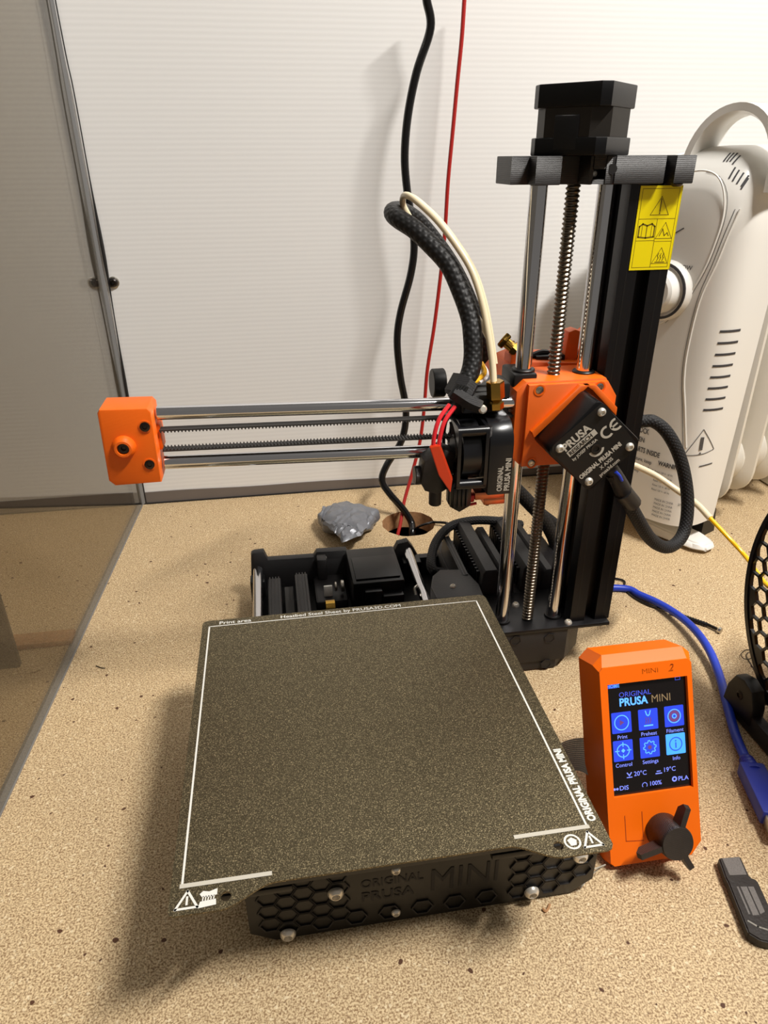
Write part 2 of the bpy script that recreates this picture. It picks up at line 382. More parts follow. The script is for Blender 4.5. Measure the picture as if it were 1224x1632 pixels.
# bench: worktop with a round cable hole
bench = empty('workbench', (300, 100, 0)); tag(bench, 'light brown particle board workbench top with a round cable hole at the back', 'bench')
hx, hy, hr = 183, 442, 28
b = MB(); n = 64
circ = [(hx + (hr + .5 * math.sin(5 * i)) * math.cos(2 * math.pi * i / n), hy + (hr + .5 * math.cos(7 * i)) * math.sin(2 * math.pi * i / n)) for i in range(n)]
def sq(i):
    a = 2 * math.pi * i / n; c, s_ = math.cos(a), math.sin(a); k = 60 / max(abs(c), abs(s_)); return (hx + c * k, hy + s_ * k)
top = [(x, y, 0) for x, y in circ] + [sq(i) + (0,) for i in range(n)]
b._add(top, [(i, n + i, n + (i + 1) % n, (i + 1) % n) for i in range(n)])
X0, X1, Y0, Y1 = -900, 1700, -330, WY
x0, x1, y0, y1 = hx - 60, hx + 60, hy - 60, hy + 60
for q in [(X0, Y0, X1, y0), (X0, y1, X1, Y1), (X0, y0, x0, y1), (x1, y0, X1, y1)]:
    b._add([(q[0], q[1], 0), (q[2], q[1], 0), (q[2], q[3], 0), (q[0], q[3], 0)], [(0, 1, 2, 3)])
for sgn, yy in ((1, Y0), (-1, Y1)): b._add([(X0, yy, -19), (X1, yy, -19), (X1, yy, 0), (X0, yy, 0)], [(0, 1, 2, 3)][::sgn])
b.build('worktop', M['board'], bench)
b = MB(); b._add([(x, y, 0) for x, y in circ] + [(hx + (x - hx) * .97, hy + (y - hy) * .97, -19) for x, y in circ], [(i, (i + 1) % n, n + (i + 1) % n, n + i) for i in range(n)])
# worktop underside
b._add([(X0, Y0, -19), (X1, Y0, -19), (X1, y0, -19), (X0, y0, -19)], [(0, 3, 2, 1)])
b.build('hole_lining', M['board_edge'], bench)
b = MB(); b.box(hx - 60, hx + 60, hy - 60, hy + 60, -120, -118); b.box(hx - 60, hx - 57, hy - 60, hy + 60, -118, -19); b.box(hx + 57, hx + 60, hy - 60, hy + 60, -118, -19)
b.box(hx - 60, hx + 60, hy + 57, hy + 60, -118, -19); b.box(hx - 60, hx + 60, hy - 60, hy - 57, -118, -19)
b.build('hole_dark_box', M['strip_dark'], bench)  # closed dark box added under the hole to keep it dark inside

# clear acrylic side pane
Pn, Pf = Vector((-127.5, 100, 0)), Vector((-104, 534, 0)); pd = (Pf - Pn).normalized(); pe = Vector((-pd.y, pd.x, 0))
pane_root = Pn - pd * 420
b = MB()
q = [pane_root, Pf, Pf + pe * 4.5, pane_root + pe * 4.5]
b.prism([(v.x, v.y) for v in q], 0.6, 900, 'z'); o = structure(b.build('wall_left', M['pane'], sharp=10))
# its bottom bead and the corner strip where it meets the wall
b = MB(); q = [pane_root - pe * .4, Pf - pe * .4, Pf + pe * 6.5, pane_root + pe * 6.5]
b.prism([(v.x, v.y) for v in q], 0, 1.6, 'z'); structure(b.build('trim_2', M['pane_edge']))
b = MB()
b._add([(-104.5, 536, 0), (-100.5, 538, 0), (-103.5, 538, 900), (-116, 536, 900)], [(0, 1, 2, 3)])
structure(b.build('trim_3', M['pane_edge']))
b = MB()
b.tube([(-100.3, 537.5, 0), (-99.8, 537.5, 110), (-98.8, 537.6, 200), (-98.2, 538, 250), (-98.6, 537.5, 330), (-98.8, 537.4, 400), (-100.5, 537.2, 480), (-102.2, 537.2, 900)], 1.0, 6,
       taper=lambda t: .6 + 1.0 * math.exp(-((t - .18) / .05) ** 2) + 1.3 * math.exp(-((t - .47) / .06) ** 2))
structure(b.build('trim_4', M['strip_dark']))

def plate2d(mb, loops, th, o, ex, ey):
    """flat plate with holes: loops[0] outline, the rest holes; thickness th centred on o"""
    cu = bpy.data.curves.new('p', 'CURVE'); cu.dimensions = '2D'; cu.fill_mode = 'BOTH'; cu.extrude = th / 2
    for lp in loops:
        s_ = cu.splines.new('POLY'); s_.points.add(len(lp) - 1); s_.use_cyclic_u = True
        for i, (x, y) in enumerate(lp): s_.points[i].co = (x, y, 0, 1)
    ob = bpy.data.objects.new('p', cu); C.objects.link(ob); dg = bpy.context.evaluated_depsgraph_get(); dg.update()
    me = ob.evaluated_get(dg).to_mesh(); o = Vector(o); ex = Vector(ex).normalized(); ey = Vector(ey).normalized(); nn = ex.cross(ey)
    mb._add([o + ex * v.co.x + ey * v.co.y + nn * v.co.z for v in me.vertices], [tuple(p.vertices) for p in me.polygons])
    bpy.data.objects.remove(ob); bpy.data.curves.remove(cu)
    bmesh.ops.remove_doubles(mb.bm, verts=mb.bm.verts, dist=1e-4)
def rounded(pts, r, k=4):
    out = []; n = len(pts)
    for i in range(n):
        p = Vector(pts[i]); a = Vector(pts[i - 1]); c = Vector(pts[(i + 1) % n]); d1 = (a - p); d2 = (c - p)
        rr = min(r, d1.length * .45, d2.length * .45); a1 = p + d1.normalized() * rr; c1 = p + d2.normalized() * rr
        for j in range(k + 1):
            t = j / k; out.append(tuple((1 - t) ** 2 * a1 + 2 * t * (1 - t) * p + t * t * c1))
    return out

# ================================================================== the printer
PR = empty('desktop_printer', (120, 160, 0))
tag(PR, 'small black and orange desktop 3D printer with one upright column, standing on the bench', 'printer')

# ---- base: front plate with honeycomb relief
fy = 17
b = MB(); b.prism([(22, 9), (34, 1), (188, 1), (199.5, 10), (199.5, 44), (194, 50), (28, 50), (22, 44)], fy, fy + 5, 'y', bev=.5)
fp = b.build('front_plate', M['black_dark'], PR)
b = MB()
def hexring(cx, cz, R, wd, y, h):
    for k in range(6):
        a0, a1 = math.radians(60 * k), math.radians(60 * k + 60)
        pts = [(cx + r_ * math.cos(a), cz + r_ * math.sin(a)) for r_, a in ((R, a0), (R, a1), (R - wd, a1), (R - wd, a0))]
        b._add([(p[0], y, p[1]) for p in pts] + [(p[0], y - h, p[1]) for p in pts], [(4, 5, 6, 7), (0, 4, 7, 3), (1, 2, 6, 5), (0, 1, 5, 4), (3, 7, 6, 2)])
R = 5.6; px_ = R * 1.5; pz = R * math.sqrt(3)
for i in range(23):
    for j in range(7):
        cx = 24 + i * px_; cz = 0 + j * pz + (pz / 2 if i % 2 else 0)
        if cz < 5 or cz > 47 or cx < 27 or cx > 195 or (72 < cx < 150 and 14 < cz < 45): continue
        if cz < 12 and (cx < 36 or cx > 186): continue
        hexring(cx, cz, R + .25, .9, fy, .8)
b.build('honeycomb_relief', M['black_print'], fp, kind='stuff')
b = MB(); fr = Frame((0, fy - .3, 0), (1, 0, 0), (0, 0, 1), .0)
flat_text(b, 'ORIGINAL', fr, 77, 31, 8, bold=.01, sx=.85); flat_text(b, 'PRUSA', fr, 77, 21, 9, bold=.02); flat_text(b, 'MINI', fr, 111, 21, 23, bold=0, sx=.78)
b.build('raised_lettering', M['black_print'], fp)
for px, py in ((535, 1423), (459, 1488), (847, 1421), (925, 1364)):
    bolt(PR, at(px, py, 'y', fy - 1), (0, -1, 0), 4.0, 2.6, M['screw'])
for px, py in ((631, 1387), (631, 1454)):
    bolt(PR, at(px, py, 'y', fy - 1), (0, -1, 0), 2.4, 1.6, M['screw'])
# ---- base: tray, rods, rear plate
b = MB(); b.box(24, 196, fy + 5, 320, 3, 14, 1); b.box(24, 30, fy + 5, 320, 14, 24); b.build('base_frame', M['black_dark'], PR)
rp = [(400, 885), (404, 882), (420, 880), (427, 893), (500, 888), (505, 880), (552, 877), (557, 884), (628, 879), (634, 867), (650, 863), (658, 872), (668, 889), (690, 887), (720, 885)]
pts = [(lambda v: (v.x, v.z))(at(x, y, 'y', 320)) for x, y in rp]; pts = pts + [(pts[-1][0], 1), (32, 1), (20, 10)]
b = MB(); b.prism(pts, 320, 327, 'y', bev=.4); b.build('rear_plate', M['black_print'], PR)
for q in ((20.5, 33, 306, 320, 8, 29), (152, 168, 306, 320, 12, 35)):
    b = MB(); b.box(*q, 1.5); b.build('rod_holder', M['black_dark'], PR)
for x in (27.6, 157.5):
    b = MB(); b.cyl((x, fy + 5, 34 if x < 100 else 38), (x, 318, 34 if x < 100 else 40), 4.0); b.build('travel_rod', M['chrome'], PR)
for x_, z_ in ((36, 38), (58, 40)):
    b = MB(); b.box(x_, x_ + 10.5, 195, 296, 12, z_, 1)
    for k in range(4): b.box(x_ + 1.2 + k * 2.4, x_ + 2.1 + k * 2.4, 193.5, 296.5, 13, z_ + .8)
    b.build('belt_guide', M['black_print'], PR)
b = MB(); b.box(49, 56, 30, 300, 24, 25.6); b.build('travel_belt', M['belt'], PR)
b = MB(); b.box(74, 100, 275, 316, 12, 24, 1.5); b.box(78, 86, 308, 318, 24, 44, 1); b.build('motor_mount', M['black_print'], PR)
b = MB(); b.box(103, 145, 262, 318, 8, 47, 2); b.box(106, 142, 266, 300, 47, 48.6, .6); b.box(112, 126, 256, 262, 30, 42, 1); b.box(126, 143, 254, 262, 26, 38, 1)
ym = b.build('travel_motor', M['motor'], PR)
b = MB(); b.box(81, 88, 282, 284, 24, 34, .4); b.build('white_fitting', M['white_print'], PR)
b = MB(); b.cyl((90, 284, 32), (92, 284, 32), 4); b.cyl((95, 284, 32), (98, 284, 32), 5); b.build('belt_pulley', M['steel'], PR)
b = MB(); b.ring((80, 248, 36), (1, 0, 0), 6.5, 3.2, 7); lb = b.build('linear_bearing', M['brass'], PR)
bolt(PR, (85, 318, 40), (0, -.4, 1), 1.8, 2, M['screw'])
b = MB(); b.tube([(38, 262, 26), (40, 255, 33), (43, 252, 33), (43, 249, 28)], 1.4, 8); b.build('bearing_clip', M['steel'], PR)
b = MB(); b.tube([(155, 262, 40), (153, 255, 44), (151, 252, 44), (151, 249, 40)], 1.2, 8); b.build('bearing_clip', M['steel'], PR)

# ---- heated bed and its carriage
b = MB(); b.prism(rounded([(-1, -3), (184, -3), (184, 188), (-1, 188)], 4), 70, 73.9, 'z'); b.box(40, 150, 30, 160, 58, 63, 1)
for x, y in ((15, 15), (168, 15), (15, 170), (168, 170), (92, 92)): b.cyl((x, y, 46 if x < 20 or x > 150 else 58), (x, y, 70), 4)
b.box(10, 45, 10, 180, 46, 50, 1); b.box(140, 175, 10, 180, 46, 50, 1)
b.build('heated_bed', M['black_dark'], PR)

# ---- electronics case behind the column
b = MB(); b.box(186, 286, 241, 334, 2, 38, 2)
ec = b.build('electronics_case', M['black_print'], PR)
def rib(x0, x1, zt, y0, y1, nm='case_rib'):
    b = MB(); b.prism([(x0 - 2, 36), (x0, zt - 3), (x0 + 2, zt), (x1 - 2, zt), (x1, zt - 3), (x1 + 2, 36)], y0, y1, 'y', bev=.8); return b.build(nm, M['black_print'], ec)
rib(203, 216, 61, 242, 327); rib(219, 228, 56, 242, 322); rib(236, 250, 62, 242, 327); rib(253, 262, 57, 242, 322)
for k in range(32):
    y = 250 + (k % 16) * 4.8; x_ = 200.4 if k < 16 else 233.4; b = MB(); b.box(x_, x_ + 2.2, y, y + 2, 40, 56); b.build('vent_slat', M['black_dark'], ec)
b = MB(); b.prism([(187, 36), (189, 52), (194, 53), (198, 36)], 252, 316, 'y', bev=.5); b.build('case_rib', M['black_print'], ec)
b = MB(); b.prism([(162, 224), (198, 222), (199, 238), (195, 256), (190, 262), (174, 264), (166, 256), (161, 240)], 14, 52, 'z', bev=1); jb = b.build('junction_cover', M['black_print'], PR)
bolt(jb, (178, 238, 51.8), (0, 0, 1), 2.4, 1.8, M['screw'])
b = MB(); b.box(160, 199, 217, 224, 20, 46, .8); b.build('cover_lip', M['black_dark'], jb)

# ---- column foot
b = MB(); b.prism([(190, 191), (254, 191), (270, 206), (272, 240), (190, 240)], 9, 37, 'z', bev=.6)
b.prism([(191, 192), (248, 192), (262, 206), (264, 240), (191, 240)], 1, 9.2, 'z', bev=.6)
zb = b.build('column_foot', M['black_print'], PR)
for px, py in ((822, 1021), (876, 1017), (870, 1058)):
    p = at(px, py, 'y', 190.8); b = MB(); b.lathe(p, (0, 1, 0), [(0, 3.8), (.2, 3.8)], 6); b.build('nut_pocket', M['strip_dark'], zb)
    b = MB(); b.ring(p - Vector((0, .3, 0)), (0, 1, 0), 4.4, 3.7, .6, 6); b.build('pocket_rim', M['black_print'], zb)
b = MB(); b.box(197, 286, 190, 240, 37, 40, .5); b.build('column_plate', M['black_alu'], PR)
for x, y in ((255, 194), (224, 222)): bolt(PR, (x, y, 40), (0, 0, 1), 2.9, 2.4, M['screw'])
bolt(PR, (283, 193, 37), (0, 0, -1), 2.6, 1.8, M['screw'])

# ---- column: extrusion, rods, screw
ex0, ex1, ey0, ey1 = 256.5, 287.2, 195, 225; cx_ = (ex0 + ex1) / 2; cy_ = (ey0 + ey1) / 2
prof = []
for k in range(4):
    h = 15.2
    seg = [(-h, -h), (-4.1, -h), (-4.1, -h + 2.2), (-8, -h + 2.2), (-5, -h + 8), (5, -h + 8), (8, -h + 2.2), (4.1, -h + 2.2), (4.1, -h)]
    c_, s_ = [(1, 0), (0, 1), (-1, 0), (0, -1)][k]
    prof += [(cx_ + x * c_ - y * s_, cy_ + x * s_ + y * c_) for x, y in seg]
b = MB(); b.prism(prof, 40, 334, 'z'); col = b.build('upright_extrusion', M['black_alu'], PR, sharp=20)
for dx in (-10.5, 10.5):
    b = MB(); b.box(cx_ + dx - .35, cx_ + dx + .35, ey0 - .25, ey0 + .1, 40, 334); b.build('extrusion_ridge', M['black_dark'], col)
# yellow safety sticker over the right of the front face
st0 = Vector((262.3, ey0 - .5, 333.0)); fr = Frame(st0, (1, 0, 0), (0, 0, 1), .15)
b = MB(); b.box(262.3, 287.3, ey0 - .6, ey0 - .3, 288.5, 333); b.box(287.2, 287.5, ey0 - .6, ey0 + 6, 288.5, 333); stk = b.build('warning_sticker', M['yellow_sticker'], col)
b = MB(); H = -44.5
flat_line(b, [(1.5, -1.5), (23.5, -1.5), (23.5, H + 1.5), (1.5, H + 1.5)], .25, fr, closed=True)
tri2(b, 13.5, -15, 9.5, .35, fr); flat_line(b, [(13.5, -13), (13.5, -7)], .8, fr); flat_line(b, [(13.5, -14.2), (13.5, -14)], .7, fr)
flat_line(b, [(1.5, -17), (23.5, -17)], .25, fr); flat_line(b, [(12.8, -17), (12.8, H + 1.5)], .3, fr); flat_line(b, [(1.5, -28.5), (12.8, -28.5)], .25, fr); flat_line(b, [(12.8, -29), (23.5, -29)], .2, fr)
tri2(b, 18.2, -27.5, 8.5, .3, fr); flat_line(b, [(15.5, -26), (17, -22.5), (18.5, -26), (20, -24.5), (21, -26)], .5, fr)
tri2(b, 18.2, -41, 8.5, .3, fr)
for k in range(3): flat_line(b, [(16.4 + k * 1.6, -39.5), (17 + k * 1.6, -38), (16.4 + k * 1.6, -36.8), (17 + k * 1.6, -35.6)], .45, fr)
flat_line(b, [(15.5, -40.3), (21, -40.3)], .5, fr)
flat_line(b, [(2.6, -26.5), (2.6, -21), (4.5, -19.6), (7.2, -20.6), (10, -19.6), (11.9, -21), (11.9, -26.5), (7.2, -27), (2.6, -26.5)], .8, fr)
flat_line(b, [(7.2, -20.6), (7.2, -27)], .5, fr); flat_line(b, [(4.4, -19.6), (4.4, -26.2)], .3, fr); flat_line(b, [(10.1, -19.6), (10.1, -26.2)], .3, fr)
b.build('sticker_symbols', M['sticker_ink'], stk)
for x in (207.4, 247.3):
    b = MB(); b.cyl((x, 205, 40), (x, 205, 334), 5.0, 32); b.build('column_rod', M['chrome'], PR)
    b = MB(); b.ring((x, 205, 40), (0, 0, 1), 6.2, 5.05, 1.6); b.build('rod_collar', M['black_dark'], PR)
# trapezoidal lead screw as real threads
b = MB(); nT = 18; pitch = 2.6; z0_, z1_ = 41, 334; n_ = int((z1_ - z0_) / pitch * 4)
def thr(u, v):
    a = 2 * math.pi * u; z = z0_ + (z1_ - z0_) * v; ph = (z / pitch * 4 - u * 4) % 4
    r = 4.1 if ph < 1.4 else (4.1 - (ph - 1.4) * 1.4 if ph < 2 else (3.25 if ph < 3.4 else 3.25 + (ph - 3.4) * 1.4))
    return Vector((227.2 + r * math.cos(a), 204.5 + r * math.sin(a), z))
b.grid(thr, nT, n_); b.build('lead_screw', M['lead'], PR, sharp=25)

# ---- top bracket and column motor
b = MB(); b.prism([(189, 226), (189, 200), (199, 200), (199, 189), (213, 189), (213, 198), (226.5, 198), (229, 189), (231, 189), (231, 196), (238, 196), (238, 188.5), (241, 188.5), (243.5, 190.5), (244, 190), (272.5, 190), (272.5, 197), (276, 197), (278, 189), (289, 188.5), (289, 226)], 334, 348, 'z', bev=.5)
tb = b.build('top_bracket', M['black_print'], PR)
b = MB(); b.box(230.5, 238.5, 189, 198, 334.2, 336.5); b.box(230.5, 238.5, 189, 198, 341.5, 348); b.build('nut_trap', M['black_print'], tb)
bolt(tb, (234.5, 196, 339.2), (0, -1, 0), 2.0, 1.6, M['screw'])
b = MB(); b.lathe((241.2, 188.4, 341.5), (-.2, -1, 0), [(0, 2.6), (.3, 2.6)], 16); b.build('bracket_hole', M['strip_dark'], tb)
bolt(tb, (281.5, 191.2, 334), (0, 0, -1), 3.2, 1.6, M['screw_dark'])
Mz = Matrix.Translation((229, 205, 0)) @ Matrix.Rotation(math.radians(44), 4, 'Z')
def oct_(h, c): return [(-h + c, -h), (h - c, -h), (h, -h + c), (h, h - c), (h - c, h), (-h + c, h), (-h, h - c), (-h, -h + c)]
b = MB(); b.prism(oct_(21.1, 4.2), 370, 381, 'z', M=Mz, bev=.6); b.prism(oct_(21.1, 4.2), 348, 356.5, 'z', M=Mz, bev=.6)
zm = b.build('column_motor', M['motor'], PR)
b = MB(); b.prism(oct_(20.6, 8.0), 356.5, 370, 'z', M=Mz); b.build('motor_core', M['motor_grey'], zm)
b = MB(); b.box(-21.15, -14, -7, 7, 350, 367, 1, M=Mz); b.build('motor_plug', M['black_gloss'], zm)

# ---- X arm (slopes down very slightly towards the column)
def zx(z, x): return z - .026 * (x + 9)
b = MB()
pr_ = [(198.8, 178), (205, 172), (262, 172), (262, 217), (255.5, 226.5), (204.5, 226.5), (198.8, 221)]
b.prism(pr_, 189.5, 222, 'y', bev=.5)
b.prism([(204.5, 172.5), (262, 172.5), (262, 216), (255.5, 225.5), (205, 225.5), (205, 190)], 186, 190, 'y', bev=.6)
# raised lips beside the motor
b.prism([(208, 197), (236, 224.8), (242, 224.8), (238, 221), (210, 193)], 182.5, 187, 'y', bev=.5)
b.prism([(262, 204), (244, 221.5), (239, 224.8), (246, 224.8), (262, 209.5)], 182.5, 187, 'y', bev=.5)
xb = b.build('column_carriage', M['orange'], PR)
b = MB(); b.box(199, 214, 196.5, 222, 216, 229.5, 1.5); b.cyl((207.4, 205, 226), (207.4, 205, 231), 7.2); b.build('bearing_seat', M['black_dark'], xb)
b = MB(); b.cyl((247.3, 205, 225), (247.3, 205, 227.8), 7.0); b.build('bearing_seat', M['black_dark'], xb)
for q in ((860, 622), (956, 617), (847, 738)):
    p = at(*q, 'y', 186); b = MB(); b.ring(p + Vector((0, .2, 0)), (0, -1, 0), 3.6, 2.6, .5); b.build('bolt_recess', M['orange_x'], xb)
    bolt(xb, p + Vector((0, .1, 0)), (0, -1, 0), 2.5, .6, M['steel'])
# X motor turned 45 degrees
Mx = Matrix.Translation((239.6, 0, 193.3)) @ Matrix.Rotation(math.radians(-47.5), 4, 'Y')
sqp = rounded([(-21.1, -21.1), (21.1, -21.1), (21.1, 21.1), (-21.1, 21.1)], 4.5)
b = MB(); b.prism(sqp, 161, 188.5, 'y', M=Mx, bev=1.0); xm = b.build('arm_motor', M['motor'], PR)
# label plate: text runs along the edge that rises to the right
exl = Vector((math.cos(math.radians(42.5)), 0, math.sin(math.radians(42.5)))); eyl = Vector((-exl.z, 0, exl.x))
fr = Frame(Vector((239.6, 160.6, 193.3)), exl, eyl, .1)
b = MB(); plate2d(b, [rounded([(-20, -20), (20, -20), (20, 20), (-20, 20)], 4)], .3, (239.6, 160.8, 193.3), exl, eyl); xl = b.build('motor_label', M['black_dark'], xm)
b = MB()
flat_poly(b, [(-14.5, 6.3), (6.5, 6.3), (6.5, 10.2), (-14.5, 10.2)], fr)
flat_text(b, 'PRUSA', fr, -14.5, 11.2, 7.2, bold=.035, sx=.93)
flat_text(b, 'by JOSEF PRUSA', fr, -14.5, 2.6, 2.8, bold=.02, sx=.95)
flat_text(b, 'ORIGINAL PRUSA MINI', fr, -18.2, -11.0, 4.2, bold=.045, sx=.73)
flat_text(b, 'X AXIS', fr, -5.5, -15.0, 3.4, bold=.02, sx=.9); flat_text(b, 'prusa3d.com', fr, -8.6, -18.8, 3.4, bold=.02, sx=.85)
ring2(b, 11.0, 2.8, 3.4, 1.5, fr, 60, 300); ring2(b, 18.0 - .2, 2.8, 3.4, 1.5, fr, 65, 295); flat_line(b, [(14.6, 2.8), (18.3, 2.8)], 1.2, fr)
ring2(b, .0, -1.4, 4.2, 1.5, fr, 170, 330)
b.build('label_print', M['grey_print'], xl)
b = MB(); flat_text(b, 'RESEARCH', fr, -13.6, 6.85, 3.9, bold=.02, sx=.92); 
for v in b.bm.verts: v.co.y -= .12
b.build('label_counter_print', M['black_dark'], xl)
b = MB(); b.ring(fr(0, -1.0), (0, -1, 0), 3.1, 1.9, .5); b.build('shaft_ring', M['motor_grey'], xl)
for sx_, sz_ in ((-1, -1), (1, -1), (1, 1), (-1, 1)): bolt(xm, fr(sx_ * 15.6, sz_ * 15.6), (0, -1, 0), 2.7, 1.9, M['screw'])
# X motor lead in its braided sleeve, curling round behind the column
b = MB(); b.tube([at(975, 752, 'y', 168), at(992, 780, 'y', 172), at(1012, 820, 'y', 180), at(1038, 860, 'y', 192), at(1066, 872, 'y', 202), at(1089, 850, 'y', 212), at(1096, 800, 'y', 220), at(1087, 740, 'y', 226), at(1067, 695, 'y', 231), at(1042, 672, 'y', 235), at(1010, 668, 'y', 238), Vector((262, 242, 200))], 4.6, 14, 8)
b.build('motor_lead_sleeve', M['sleeve_cloth'], PR)
b = MB(); b.tube([at(972, 742, 'y', 167), at(984, 764, 'y', 169), at(998, 792, 'y', 174)], 5.6, 12, 6, taper=lambda t: .72 + .35 * t); b.tube([at(992, 783, 'y', 171), at(1008, 802, 'y', 176)], 5.8, 12, 2); b.build('sleeve_tie', M['black_print'], PR)
b = MB(); b.tube([at(981, 752, 'y', 163), at(987, 758, 'y', 163), at(991, 766, 'y', 164)], 1.0, 8, 4); b.build('blue_wire', M['blue_cable'], PR)

# arm rods, belt
for z in (218.2, 187.6):
    b = MB(); b.cyl((-13.5, 195, zx(z, -13.5) - (0 if z > 200 else -.2)), (201, 195, zx(z - (0 if z > 200 else -.2), 201)), 4.0, 32); b.build('arm_rod', M['chrome'], PR)
def belt_run(z, up, mt):
    b = MB(); x0, x1 = -13, 199; sl = .03
    zz = lambda x: z - sl * (x + 13) * .6
    for y0_, y1_ in ((192, 198),):
        b._add([(x0, y0_, zz(x0)), (x1, y0_, zz(x1)), (x1, y1_, zz(x1)), (x0, y1_, zz(x0))] + [(x0, y0_, zz(x0) + up), (x1, y0_, zz(x1) + up), (x1, y1_, zz(x1) + up), (x0, y1_, zz(x0) + up)],
               [(0, 3, 2, 1), (4, 5, 6, 7), (0, 1, 5, 4), (1, 2, 6, 5), (2, 3, 7, 6), (3, 0, 4, 7)])
    n = int((x1 - x0) / 2); s_ = -1 if up > 0 else 1
    for k in range(n):
        x = x0 + k * 2; zt = zz(x)
        b._add([(x, y, zt) for y in (192, 198)] + [(x + 1.1, y, zt) for y in (192, 198)] + [(x + .3, y, zt + s_ * .95) for y in (192, 198)] + [(x + .8, y, zt + s_ * .95) for y in (192, 198)],
               [(0, 4, 6, 2), (1, 3, 7, 5), (4, 5, 7, 6), (0, 1, 5, 4), (2, 6, 7, 3)])
    bmesh.ops.recalc_face_normals(b.bm, faces=b.bm.faces)
    return b.build('drive_belt', mt, PR, sharp=20)
belt_run(208.2, .9, M['belt']); belt_run(196.5, -.9, M['belt'])

# arm end block
b = MB()
fo = [(-41.2, 226.0), (-16.0, 225.4), (-14.2, 223), (-14.8, 180.5), (-40.5, 180.2), (-43.6, 183.5), (-42.6, 223.8)]
b.prism(fo, 182.5, 206, 'y', bev=1.2)
b.prism([(-40, 190), (-44.5, 193), (-44.5, 215), (-41, 219)], 196, 210, 'y', bev=.5)
b.box(-16, -12.6, 194, 206, 196, 212, 1)
xe = b.build('arm_end_block', M['orange_x'], PR)
b = MB(); b.lathe(at(198, 712, 'y', 182.5), (0, -1, 0), [(0, 6.6), (2.8, 5.9), (4.4, 4.6), (4.4, 3.4), (3.6, 3.2)], 28, cap=False); b.build('screw_boss', M['orange'], xe)
bolt(xe, at(198, 713, 'y', 180.5), (0, -1, 0), 3.1, 1.8, M['screw_dark'], dome=False)
for q in ((231, 680), (238.5, 740)):
    p = at(*q, 'y', 182.5); b = MB(); b.ring(p + Vector((0, .1, 0)), (0, -1, 0), 3.6, 2.8, .45); b.build('bolt_recess', M['orange'], xe)
    bolt(xe, p, (0, -1, 0), 2.7, .9, M['screw_dark'], dome=False)

# ---- tool head
b = MB(); b.box(164, 196, 192, 212, 176, 226, 2); b.cyl((160, 195, 217), (188, 195, 216), 8.5); b.cyl((160, 195, 185), (192, 195, 184), 8)
b.box(160, 186, 186, 200, 209, 224, 1.5); b.cyl((152, 216, 221), (160, 216, 221), 9)
th = b.build('tool_head', M['black_dark'], PR)
# fan: square frame with posts, opening to the left; its axis lies along the arm
fx0, fx1, fyc, fzc = 156.5, 175, 183, 189.5
b = MB(); Fh = 20; lp = rounded([(-Fh, -Fh), (Fh, -Fh), (Fh, Fh), (-Fh, Fh)], 4)
for x in (fx0 + 1, fx1 - 1): plate2d(b, [lp, arc(0, 0, 18.6, 0, 360, 40)[:-1]], 2, (x, fyc, fzc), (0, 1, 0), (0, 0, 1))
for sy, sz in ((-1, -1), (1, -1), (1, 1), (-1, 1)): b.cyl((fx0 + 1, fyc + sy * 16.8, fzc + sz * 16.8), (fx1 - 1, fyc + sy * 16.8, fzc + sz * 16.8), 3)
b.ring((fx0 + 4, fyc, fzc), (1, 0, 0), 18.9, 17.6, 11, 40)
fan = b.build('cooling_fan', M['black_gloss'], th)
b = MB(); b.cyl((fx0 + 2, fyc, fzc), (fx1 - 2, fyc, fzc), 8.5)
for k in range(7):
    a = 2 * math.pi * k / 7; c_, s_ = math.cos(a), math.sin(a); c2, s2 = math.cos(a + .45), math.sin(a + .45)
    b._add([(fx0 + 2, fyc + 8 * c_, fzc + 8 * s_), (fx0 + 2, fyc + 17 * c_, fzc + 17 * s_), (fx1 - 3, fyc + 17 * c2, fzc + 17 * s2), (fx1 - 3, fyc + 8 * c2, fzc + 8 * s2)], [(0, 1, 2, 3)])
b.build('fan_blades', M['black_dark'], th)
# cover right of the fan: rounded front top corner
pf = [(163, 166), (163, 197)] + [(163 + 14 * (1 - math.cos(math.radians(a))), 197 + 14 * math.sin(math.radians(a))) for a in range(10, 91, 10)] + [(203, 211), (203, 166)]
b = MB(); b.prism(pf, 175.5, 190.3, 'x', bev=.8); hc = b.build('hotend_cover', M['black_gloss'], th)
b = MB(); b.box(175.2, 177, 164.5, 203, 167, 209, .4); b.build('cover_seam', M['black_print'], hc)
fr = Frame((187.5, 163, 168), (0, 0, 1), (-1, 0, 0), .15)
b = MB(); flat_text(b, 'ORIGINAL', fr, 0, 3.0, 4.4, bold=.03, sx=.8); flat_text(b, 'PRUSA MINI', fr, 0, -1.6, 4.6, bold=.035, sx=.88); b.build('cover_lettering', M['grey_print'], hc)
b = MB(); b.lathe(at(768, 652, 'y', 170), (0, -1, .25), [(-6, 1.6), (0, 1.6), (0, 2.6), (1.8, 2.5), (2.8, 1.6), (2.9, 0.1)], 18); b.build('bolt', M['screw'], th)
